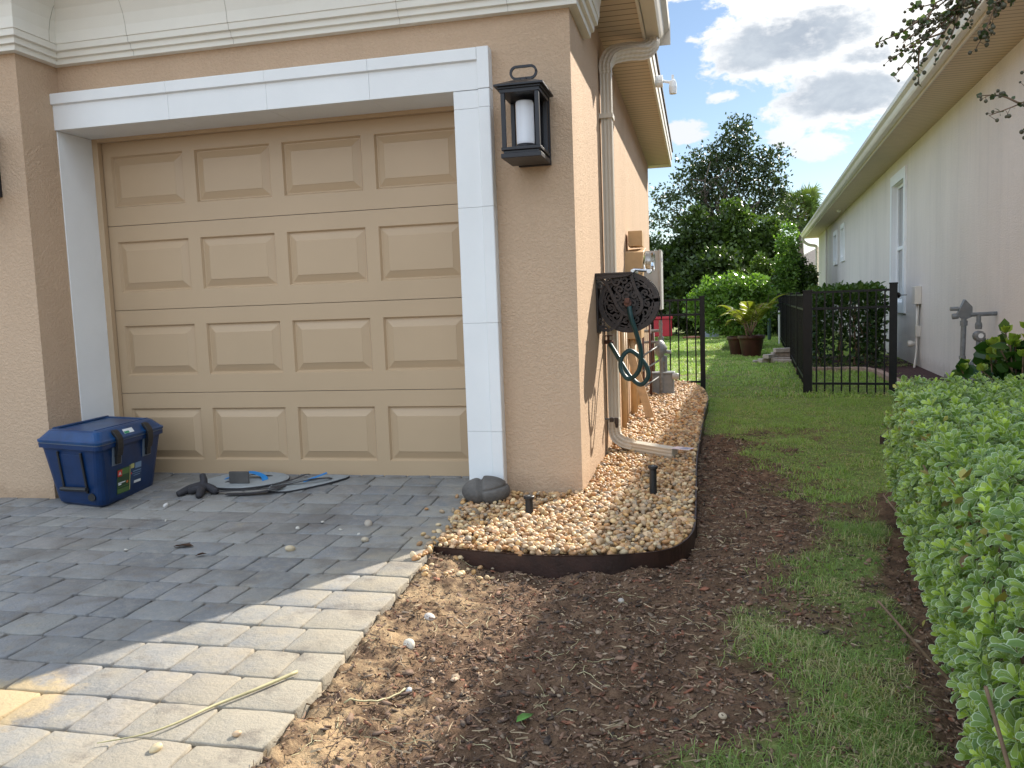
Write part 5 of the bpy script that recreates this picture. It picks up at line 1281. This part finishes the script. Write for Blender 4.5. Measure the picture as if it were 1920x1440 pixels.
# ------------------------------------------------------------------ neighbouring house
NH = thing('house', 'pale stucco house with long wall and white framed windows on the right', 'house', nd(6, 18))
NW = 2.319; ZS = 3.30
def ndbox(mb, n0, n1, d0_, d1, z0, z1):
    mb.add([nd(n0, d0_, z0), nd(n1, d0_, z0), nd(n1, d1, z0), nd(n0, d1, z0), nd(n0, d0_, z1), nd(n1, d0_, z1), nd(n1, d1, z1), nd(n0, d1, z1)], [(0, 3, 2, 1), (4, 5, 6, 7), (0, 1, 5, 4), (1, 2, 6, 5), (2, 3, 7, 6), (3, 0, 4, 7)]); return mb
wins = [(14.66, 16.20, .70, 3.07, .17), (24.45, 25.45, 1.95, 3.0, .13), (26.65, 27.75, 1.93, 2.965, .13)]
mb = MB(); D0, D1 = 1.0, 34.6
# wall skin with openings, built as butted pieces
cur = D0; TW = .12
for (a, b_, z0, z1, t) in wins:
    a2, b2, y0, y1 = a+t, b_-t, z0+t, z1-t
    ndbox(mb, NW, NW+TW, cur, a2, -.3, ZS); ndbox(mb, NW, NW+TW, a2, b2, -.3, y0); ndbox(mb, NW, NW+TW, a2, b2, y1, ZS); cur = b2
ndbox(mb, NW, NW+TW, cur, D1, -.3, ZS)
ndbox(mb, NW+TW, NW+8, D0, D0+.2, -.3, ZS); ndbox(mb, NW+TW, NW+8, D1-.2, D1, -.3, ZS)
mb.build('wall', M['stucco_pale'], NH)
for (a, b_, z0, z1, t) in wins:
    f1 = MB(); o_ = .035
    ndbox(f1, NW-o_, NW-.001, a, b_, z0, z0+t); ndbox(f1, NW-o_, NW-.001, a, b_, z1-t, z1); ndbox(f1, NW-o_, NW-.001, a, a+t, z0+t, z1-t); ndbox(f1, NW-o_, NW-.001, b_-t, b_, z0+t, z1-t)
    a2, b2, y0, y1 = a+t, b_-t, z0+t, z1-t
    ndbox(f1, NW-.001, NW+.10, a2-.001, a2+.012, y0, y1); ndbox(f1, NW-.001, NW+.10, b2-.012, b2+.001, y0, y1); ndbox(f1, NW-.001, NW+.10, a2+.012, b2-.012, y0-.001, y0+.012); ndbox(f1, NW-.001, NW+.10, a2+.012, b2-.012, y1-.012, y1+.001)
    wo = f1.build('window', M['window_white'], NH)
    f2 = MB(); q0, q1, r0_, r1 = a2+.012, b2-.012, y0+.012, y1-.012; zm = (y0+y1)/2-.08
    s_ = .045
    ndbox(f2, NW+.06, NW+.10, q0, q0+s_, r0_, r1); ndbox(f2, NW+.06, NW+.10, q1-s_, q1, r0_, r1); ndbox(f2, NW+.06, NW+.10, q0+s_, q1-s_, r0_, r0_+s_); ndbox(f2, NW+.06, NW+.10, q0+s_, q1-s_, r1-s_, r1)
    if t > .15: ndbox(f2, NW+.055, NW+.10, q0+s_, q1-s_, zm-.03, zm+.03)
    f2.build('sash', M['window_white'], wo)
    f3 = MB(); ndbox(f3, NW+.085, NW+.092, q0+s_, q1-s_, r0_+s_, r1-s_); f3.build('pane', M['pane'], wo)
mb = MB(); ndbox(mb, NW-.5, NW+.0, D0-.4, D1+.45, ZS+.001, ZS+.02); mb.build('soffit', M['soffit'], NH)
mb = MB(); ndbox(mb, NW-.52, NW-.5, D0-.42, D1+.47, ZS-.02, ZS+.19); ndbox(mb, NW-.5, NW+3, D1+.451, D1+.47, ZS-.02, ZS+.19); mb.build('fascia', M['gutter'], NH)
gp2 = [(NW-.522, ZS+.01), (NW-.60, ZS+.01), (NW-.612, ZS+.035), (NW-.625, ZS+.08), (NW-.66, ZS+.115), (NW-.665, ZS+.165), (NW-.655, ZS+.165), (NW-.65, ZS+.12), (NW-.522, ZS+.12)]
n = len(gp2); mb = MB(); mb.add([nd(a, D0-.42, z) for a, z in gp2]+[nd(a, D1+.47, z) for a, z in gp2], [(i, (i+1) % n, n+(i+1) % n, n+i) for i in range(n)]+[tuple(range(n))[::-1], tuple(range(n, 2*n))]); mb.build('gutter', M['gutter_white'], NH)
mb = MB(); e0, e1 = NW-.58, NW+8.6; zr = ZS+.20
mb.add([nd(e0, D0-.5, zr), nd(e0, D1+.5, zr), nd(e1, D1+.5, zr), nd(e1, D0-.5, zr), nd(NW+4, D0+4.5, zr+1.7), nd(NW+4, D1-4.5, zr+1.7)], [(0, 1, 5, 4), (1, 2, 5), (2, 3, 4, 5), (3, 0, 4), (0, 3, 2, 1)]); mb.build('roof', M['shingle'], NH)
mb = MB(); P_ = smoothpath([nd(NW-.56, D1+.3, ZS+.02), nd(NW-.55, D1+.3, ZS-.12), nd(NW-.35, D1+.25, ZS-.28), nd(NW-.08, D1+.2, ZS-.36), nd(NW-.06, D1+.1, ZS-.6)], 5)
mb.tube(P_, .06, 8); mb.tube([P_[-1], nd(NW-.06, D1+.1, -.1)], .055, 8); mb.build('downspout', M['gutter_white'], NH)
mb = MB(); mb.lathe([(0, 0), (.06, 0), (.05, -.05), (0, -.07)][::-1], nd(NW-.2, 24.0, ZS), k=12); mb.build('soffit_light', M['pvc'], NH)
mb = MB(); mb.tube([nd(NW-.03, 30.5, ZS), nd(NW-.03, 30.5, .4)], .03, 8); mb.build('conduit', M['gutter_white'], NH)
T = thing('utility_box', 'beige utility box with conduit on the pale wall right of the fence', 'utility box', nd(NW, 13.46, 1))
mb = MB(); ndbox(mb, NW-.09, NW, 13.35, 13.58, .86, 1.13); mb.build('box', M['gutter_white'], T, bevel=.01)
mb = MB(); mb.tube([nd(NW-.04, 13.46, .86), nd(NW-.04, 13.46, .2), nd(NW-.06, 13.42, .05), nd(NW-.10, 13.3, -.10)], .016, 8); mb.tube([nd(NW-.03, 13.40, .86), nd(NW-.035, 13.44, .6), nd(NW-.035, 13.44, .4)], .009, 6); mb.build('conduit', M['gutter_white'], T, smooth=True)
mb = MB(); ndbox(mb, NW-.065, NW, 13.41, 13.51, .38, .54); mb.lathe([(0, 0), (.045, 0), (.05, .05), (.03, .10), (0, .11)][::1], nd(NW-.16, 13.5, .27), 'x', 12); mb.build('fitting', M['gutter_white'], T)
# right gas meter
gb = nd(2.04, 9.35, -.10)
T, P, bx = gas_meter(gb, -TH, 'grey gas meter with diamond shaped regulator by the pale wall', 1)
mb = MB(); bx(mb, (-.12, -.10, .06), (.17, .10, .30)); mb.build('meter_body', M['meter_grey'], T, bevel=.03, seg=3)
mb = MB(); bx(mb, (-.10, -.105, .29), (.16, .105, .335)); mb.build('meter_lid', M['meter_grey'], T, bevel=.018, seg=3)
mb = MB(); mb.lathe([(0, 0), (.03, 0), (.035, .06), (.045, .07), (.045, .11), (0, .12)], P(-.20, -.06, .27), 'x', 16); mb.build('index', M['galv'], T)
mb = MB(); mb.tube([P(-.03, 0, .33), P(-.02, 0, .86)], .026, 12); mb.lathe([(0, 0), (.036, 0), (.036, .035), (0, .035)], P(-.03, 0, .34), k=12); mb.lathe([(0, 0), (.036, 0), (.036, .05), (0, .05)], P(-.02, 0, .79), k=12); mb.lathe([(0, 0), (.033, 0), (.033, .03), (0, .03)], P(-.028, 0, .45), k=12); mb.build('riser_pipe', M['grey_pipe'], T, smooth=False)
mb = MB(); mb.add([P(-.09, -.03, .90), P(-.02, -.05, 1.06), P(.055, -.02, .98), P(.06, 0, .88), P(-.02, 0, .84), P(-.09, .03, .90), P(-.02, .05, 1.06), P(.055, .02, .98), P(.06, .01, .88)],
    [(0, 4, 3, 2, 1), (5, 6, 7, 8, 4), (0, 1, 6, 5), (1, 2, 7, 6), (2, 3, 8, 7), (3, 4, 8), (4, 0, 5)])
mb.tube([P(-.15, 0, .965), P(-.07, 0, .965)], .022, 8); mb.tube([P(-.13, 0, .885), P(-.07, 0, .89)], .03, 8); mb.build('regulator', M['meter_grey'], T, bevel=.006)
mb = MB(); mb.tube([P(.04, 0, .90), P(.30, 0, .905)], .022, 10); mb.tube([P(.115, 0, .905), P(.115, 0, .80)], .022, 10); mb.lathe([(0, 0), (.030, 0), (.034, .02), (.034, .05), (.028, .07), (0, .07)], P(.115, 0, .75), k=10)
mb.tube([P(.115, 0, .72), P(.115, 0, .50), P(.09, 0, .44), P(.06, 0, .40), P(.06, 0, .32)], .022, 10); mb.tube([P(.115, 0, .56), P(.17, 0, .56), P(.17, 0, .64)], .018, 8); mb.lathe([(0, 0), (.026, 0), (.026, .08), (.012, .085), (.012, .10), (0, .1)], P(.175, 0, .56), k=10); mb.build('outlet_pipe', M['grey_pipe'], T)
mb = MB(); mb.lathe([(0, -.045), (.045, -.045), (.055, -.03), (.055, .03), (.045, .045), (0, .045)], P(.12, 0, .68), 'y', 12); mb.build('valve', M['galv'], T)
mb = MB(); mb.lathe([(0, 0), (.026, 0), (.022, .012), (0, .012)], P(.125, -.058, .685), 'y', 12); mb.build('valve_cap', M['pvc'], T)

# ------------------------------------------------------------------ foreground hedge (variegated)
def near_hedge():
    T = thing('hedge', 'variegated green hedge with pale leaf margins along the right edge', 'hedge', (1.1, 2.6, GZ))
    hx = lambda y: .62+.15*(y-2.1)
    def surf(n, face):
        r = rng
        if face == 'side':
            y = r.uniform(.9, 4.45, n); z = r.uniform(-.03, .60, n)
            bul = .07*(fbm(y, z, 5, 3, 3)-.4)+.09*np.sin(np.clip((z+.05)/.65, 0, 1)*pi)-.02
            x = hx(y)+.06-bul+(.05*sstep(z, .1, -.05)); nrm = np.tile([[-1, .0, .75]], (n, 1))
        elif face == 'top':
            y = r.uniform(.9, 4.5, n); x = hx(y)+r.uniform(-.0, 1.5, n); z = .60+.07*(fbm(x, y, 6, 3, 5)-.5)-.05*sstep(x-hx(y), .06, -.02); nrm = np.tile([[-.1, -.1, 1]], (n, 1))
        else:
            y = 4.5+r.uniform(-.05, .03, n); x = hx(4.5)+r.uniform(0, 1.5, n); z = r.uniform(-.03, .60, n); nrm = np.tile([[0, 1, .3]], (n, 1))
        nrm = nrm+r.normal(size=(n, 3))*.38; nrm /= np.linalg.norm(nrm, axis=1, keepdims=True)
        return np.stack([x, y, z], 1)+nrm*r.uniform(-.065, .045, n)[:, None], nrm
    parts = []; C = []
    for face, n in (('side', 1800), ('top', 2900), ('end', 200)):
        c, nr = surf(n, face); C.append(c)
        per = 9
        A = np.cross(nr, rdir(n)); A /= np.linalg.norm(A, axis=1, keepdims=True); B2 = np.cross(nr, A)
        rt = rng.random(n); sz = .026+.020*rng.random(n)
        for k in range(per):
            lay = k/per; a = k*2.399+rng.random(n)*.5; tilt = .25+1.25*(1-lay)+rng.normal(size=n)*.12
            rad = A*np.cos(a)[:, None]+B2*np.sin(a)[:, None]
            D = nr*np.cos(tilt)[:, None]+rad*np.sin(tilt)[:, None]
            Nn = nr*np.sin(tilt)[:, None]-rad*np.cos(tilt)[:, None]
            P = c-nr*(.014*(1-lay))[..., None] if False else c-nr*.014*(1-lay)
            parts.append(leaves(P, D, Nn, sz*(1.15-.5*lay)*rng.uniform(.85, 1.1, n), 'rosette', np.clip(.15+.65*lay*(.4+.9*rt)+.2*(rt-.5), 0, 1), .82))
    # loose inner leaves
    n = 9000; y = rng.uniform(.9, 4.45, n); x = hx(y)+rng.uniform(.06, 1.4, n); z = rng.uniform(0, .56, n)
    dist = np.minimum(x-hx(y), .6-z); kp = dist < .30; x, y, z = x[kp], y[kp], z[kp]; n = len(x)
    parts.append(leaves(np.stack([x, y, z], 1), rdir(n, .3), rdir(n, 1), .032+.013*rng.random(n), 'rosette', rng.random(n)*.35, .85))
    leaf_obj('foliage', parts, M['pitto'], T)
    n = 260; y = rng.uniform(1.0, 4.3, n); z = rng.uniform(.0, .6, n); P = np.stack([hx(y)+rng.uniform(-.03, .08, n), y, z], 1)
    leaf_obj('old_leaves', [leaves(P, rdir(n), rdir(n, 1), rng.uniform(.02, .04, n), 'ovate', rng.random(n), .9)], leafmat('tired_yellow_leaf', (.16, .10, .04), (.42, .38, .10), .6, .3), T)['kind'] = 'stuff'
    mb = MB()
    for i in range(150):
        y = rng.uniform(.95, 4.4); x = hx(y)+rng.uniform(.12, .9)
        e = (x+rng.normal()*.14-.05, y+rng.normal()*.14, .52*rng.uniform(.6, 1))
        limb(mb, (x, y, GZ-.02), e, .007, .003, .06, 5, 5)
    mb.build('stems', M['twig'], T, smooth=True)
near_hedge()
# broad leaved shrub with lime tips
def shrub():
    T = thing('shrub', 'dark broad leaved shrub with lime green tips behind the hedge', 'shrub', (2.0, 5.6, GZ))
    old = []; new = []; mb = MB()
    for i in range(85):
        a = rng.random()*6.28; rr = sqrt(rng.random()); tip = np.array([2.1+.52*rr*cos(a), 5.6+.45*rr*sin(a), .42+.34*(1-rr*rr*.7)+rng.normal()*.05])
        base = np.array([2.1+rng.normal()*.08, 5.6+rng.normal()*.08, GZ]); limb(mb, base, tip, .009, .004, .05, 5, 5)
        up = (tip-base); up /= np.linalg.norm(up)
        n = 12; t = rng.uniform(.45, 1, n); P = base+(tip-base)*t[:, None]; D = rdir(n)*1.0+up*.7
        old.append(leaves(P, D, rdir(n, 1.2), rng.uniform(.07, .12, n), 'ovate', rng.random(n), 1.25))
        if rng.random() < .6:
            n = 8; an = np.arange(n)*2.4; D = np.stack([np.cos(an)*.7, np.sin(an)*.7, np.full(n, .9)], 1); new.append(leaves(np.tile(tip, (n, 1)), D, rdir(n, 1), rng.uniform(.04, .065, n), 'ovate', rng.random(n), 1.2))
    leaf_obj('leaves', old, M['shrub_leaf'], T); leaf_obj('new_tips', new, M['shrub_new'], T)['kind'] = 'stuff'; mb.build('stems', M['twig'], T)
shrub()

# ------------------------------------------------------------------ crape myrtle branch reaching in from the right
def myrtle():
    T = thing('crape_myrtle', 'small tree whose twigs with round seed pods hang in at top right', 'tree', (2.15, 2.95, GZ))
    mb = MB(); limb(mb, (2.15, 2.95, GZ-.05), (2.05, 2.85, 1.5), .05, .035, .02, 8, 9)
    tips = []
    m1 = smoothpath([(2.05, 2.85, 1.5), (1.7, 2.75, 1.95), (1.25, 2.62, 2.10), (.95, 2.54, 2.03), (.80, 2.5, 1.93)], 5)
    mb.tube(m1, 1, 7, scale=list(np.linspace(.03, .006, len(m1))))
    m2 = smoothpath([(2.05, 2.85, 1.4), (1.6, 2.7, 1.62), (1.2, 2.58, 1.66), (.97, 2.52, 1.62)], 5)
    mb.tube(m2, 1, 7, scale=list(np.linspace(.02, .005, len(m2))))
    m3 = smoothpath([(2.05, 2.85, 1.5), (2.3, 3.0, 2.1), (2.4, 3.1, 2.6)], 5); mb.tube(m3, 1, 7, scale=list(np.linspace(.03, .01, len(m3))))
    twigs = [((.80, 2.5, 1.93), (.69, 2.5, 1.86), (.60, 2.5, 1.80), (.565, 2.5, 1.79)), ((.80, 2.5, 1.93), (.70, 2.5, 1.82), (.60, 2.5, 1.73), (.535, 2.5, 1.655)),
             ((.72, 2.5, 1.85), (.66, 2.5, 1.76), (.61, 2.5, 1.70)), ((.86, 2.52, 1.96), (.80, 2.5, 1.86), (.765, 2.5, 1.76), (.74, 2.5, 1.71)),
             ((.80, 2.5, 1.9), (.74, 2.49, 1.82), (.71, 2.5, 1.77)), ((.97, 2.52, 1.62), (.90, 2.5, 1.58), (.85, 2.5, 1.555), (.775, 2.5, 1.53)),
             ((.97, 2.52, 1.62), (.90, 2.5, 1.62), (.86, 2.5, 1.645)), ((.74, 2.5, 1.89), (.64, 2.5, 1.84), (.57, 2.51, 1.835)), ((.90, 2.53, 1.98), (.84, 2.48, 1.86), (.81, 2.47, 1.80))]
    lv = []
    for tw in list(twigs):
        for _ in range(4):
            p = np.array(tw[rng.integers(0, len(tw)-1)]); d = np.array([-.6, 0, -.5])+rdir(1)[0]*.8; L = rng.uniform(.06, .13)
            q = p+d*L; q[1] = p[1]+rng.normal()*.04; twigs.append((tuple(p), tuple((p+q)/2+rdir(1)[0]*.012), tuple(q)))
    CE = []; 
    for tw in twigs:
        P_ = smoothpath(tw, 6); mb.tube(P_, 1, 5, scale=list(np.linspace(.0032, .0012, len(P_))))
        for i in range(4, len(P_), 1):
            for k in range(1):
                d = rdir(1)[0]*.8; d[2] -= .1; L = .012+.018*rng.random(); e = P_[i]+d*L
                mb.tube([P_[i], e], .0007, 4); CE.append(e)
        n = 9; q = np.array(P_)[rng.integers(3, len(P_), n)]; lv.append(leaves(q, rdir(n), rdir(n, .5), rng.uniform(.012, .022, n), 'ovate', rng.random(n), 1.5))
    CE = np.array(CE); s = rng.uniform(.0032, .0062, len(CE))
    v, f, nv = stones(CE, np.stack([s, s, s*1.1], 1), I1, 3)
    npmesh('seed_pods', v, f, M['berry'], T, None, True)['kind'] = 'stuff'; leaf_obj('leaves', lv, M['myrtle_leaf'], T); mb.build('branches', M['twig'], T, smooth=True)
myrtle()

# ------------------------------------------------------------------ trees
tree('oak_tree', 'tall airy oak rising above the dark trees at the back', 'tree', (1.2, 33, -.1),
     [(1.0, 33, 5.6, 1.5, 1.4, 1.1), (-.3, 33, 4.9, 1.3, 1.2, 1.0), (2.2, 33, 5.8, .9, 1, .8), (1.55, 33, 7.2, .75, .8, .75), (2.9, 33, 6.1, .55, .7, .55), (.3, 33, 6.2, .9, 1, .7), (3.2, 33, 4.4, .8, .8, .6), (2.9, 33, 5.2, .5, .7, .4), (-1.2, 33, 4.2, .8, .8, .7), (2.3, 33, 4.6, .9, .9, .7), (.9, 33, 4.0, 1.6, 1, .7), (1.4, 33, 6.5, .9, .8, .7)],
     2.6, .16, M['oak_leaf'], 1050, 11, .12, .13, .8, shell=.15, nlimb=18)
for i, (x, y, h, w_, lab_, mt) in enumerate([
    (-1.6, 27.5, 3.1, 1.3, 'dark rounded evergreen tree just beyond the side wall', 'dark_leaf'),
    (-.1, 28.5, 4.1, 1.15, 'dark pointed evergreen tree with peaked top left of centre gap', 'dark_leaf'),
    (1.15, 29.0, 4.35, 1.05, 'dark evergreen tree with a peaked crown behind the citrus bush', 'mid_leaf'),
    (2.25, 29.5, 3.7, 1.0, 'bushy mid green tree between the peaked evergreen and the palm', 'mid_leaf'),
    (.5, 26.5, 2.6, 1.5, 'low dark evergreen mass behind the citrus bush', 'dark_leaf'),
    (-3.2, 28, 3.4, 1.6, 'dark evergreen tree hidden partly by the near house', 'dark_leaf')]):
    tree('evergreen_tree', lab_, 'tree', (x, y, -.1), [(x, y, h*.30, w_, w_*.8, h*.30), (x, y, h*.55, w_*.85, w_*.7, h*.28), (x+.1, y, h*.78, w_*.5, w_*.5, h*.22), (x-.3*w_, y, h*.5, w_*.6, w_*.6, h*.25), (x+.4*w_, y, h*.45, w_*.6, w_*.6, h*.25)],
         .8, .08, M[mt], 1150, 13, .13, .15, .45, group='dark trees along the back of the lawn', shell=.5, nlimb=5)
for (x, y, w_, h, lean, lab_, mt) in [(1.80, 24.6, .42, 2.15, .0, 'rounded column shrub standing beyond the end of the lawn', 'mid_leaf'), (2.45, 26.5, .50, 3.1, .35, 'tall leaning light green column shrub left of the palm trunk', 'lemon_leaf'), (3.05, 27.0, .40, 2.15, 0, 'dark cone shaped shrub near the end of the neighbouring house', 'hedge_dark'), (3.55, 28.5, .35, 1.9, 0, 'small grey green shrub at the end of the neighbouring wall', 'mid_leaf')]:
    tree('column_shrub', lab_, 'shrub', (x, y, -.1), [(x+lean*t-.1*lean, y, h*(.15+.75*t), w_*(1-.45*t), w_*(1-.45*t), h*.18) for t in (0, .25, .5, .75, .95)], h*.4, .04, M[mt], 800, 9, .055, .085, 1.0, group='column shaped shrubs beyond the fence', shell=.55, nlimb=3)
# cabbage palm
def palm():
    bx_, by_ = 4.62, 40.0; T = thing('palm_tree', 'cabbage palm with round fan crown above the neighbouring eave', 'palm tree', (bx_, by_, -.1))
    mb = MB(); mb.tube([(bx_, by_, -.2), (bx_+.05, by_, 2.2), (bx_, by_, 4.4)], 1, 10, scale=[.17, .14, .13]); mb.build('trunk', M['bark'], T, smooth=True)
    parts = []; st = MB(); hub = np.array([bx_, by_, 4.9])
    for i in range(64):
        d = rdir(1, .35)[0]; d[2] = max(d[2], -.75); L = .45+.5*rng.random(); c_ = hub+d*L
        st.tube([tuple(hub-np.array([0, 0, .3])), tuple(c_)], .014, 4)
        n = 22; A = np.cross(d, rdir(1)[0]); A /= np.linalg.norm(A); an = np.linspace(-1.9, 1.9, n)
        D = d[None]*np.cos(an)[:, None]+A[None]*np.sin(an)[:, None]; D[:, 2] -= .15
        parts.append(leaves(np.tile(c_, (n, 1)), D, np.tile(np.cross(d, A), (n, 1)), .58*(.6+.6*rng.random(n)), 'quad', np.full(n, rng.random()), .15))
    leaf_obj('fronds', parts, M['palm_leaf'], T); st.build('leaf_stalks', M['twig'], T)
palm()
# distant house behind the shrubs
T = thing('house', 'distant low house roof glimpsed left of the neighbouring house end', 'house', (9, 62, -.1))
mb = MB(); mb.box((6.5, 62, -.2), (16, 70, 3.1)); mb.build('wall', M['stucco_pale'], T)
mb = MB(); mb.add([(6, 61.4, 3.1), (16.5, 61.4, 3.1), (16.5, 70.6, 3.1), (6, 70.6, 3.1), (9.6, 66, 4.9), (13, 66, 4.9)], [(0, 1, 5, 4), (1, 2, 5), (2, 3, 4, 5), (3, 0, 4), (0, 3, 2, 1)]); mb.build('roof', M['shingle'], T)
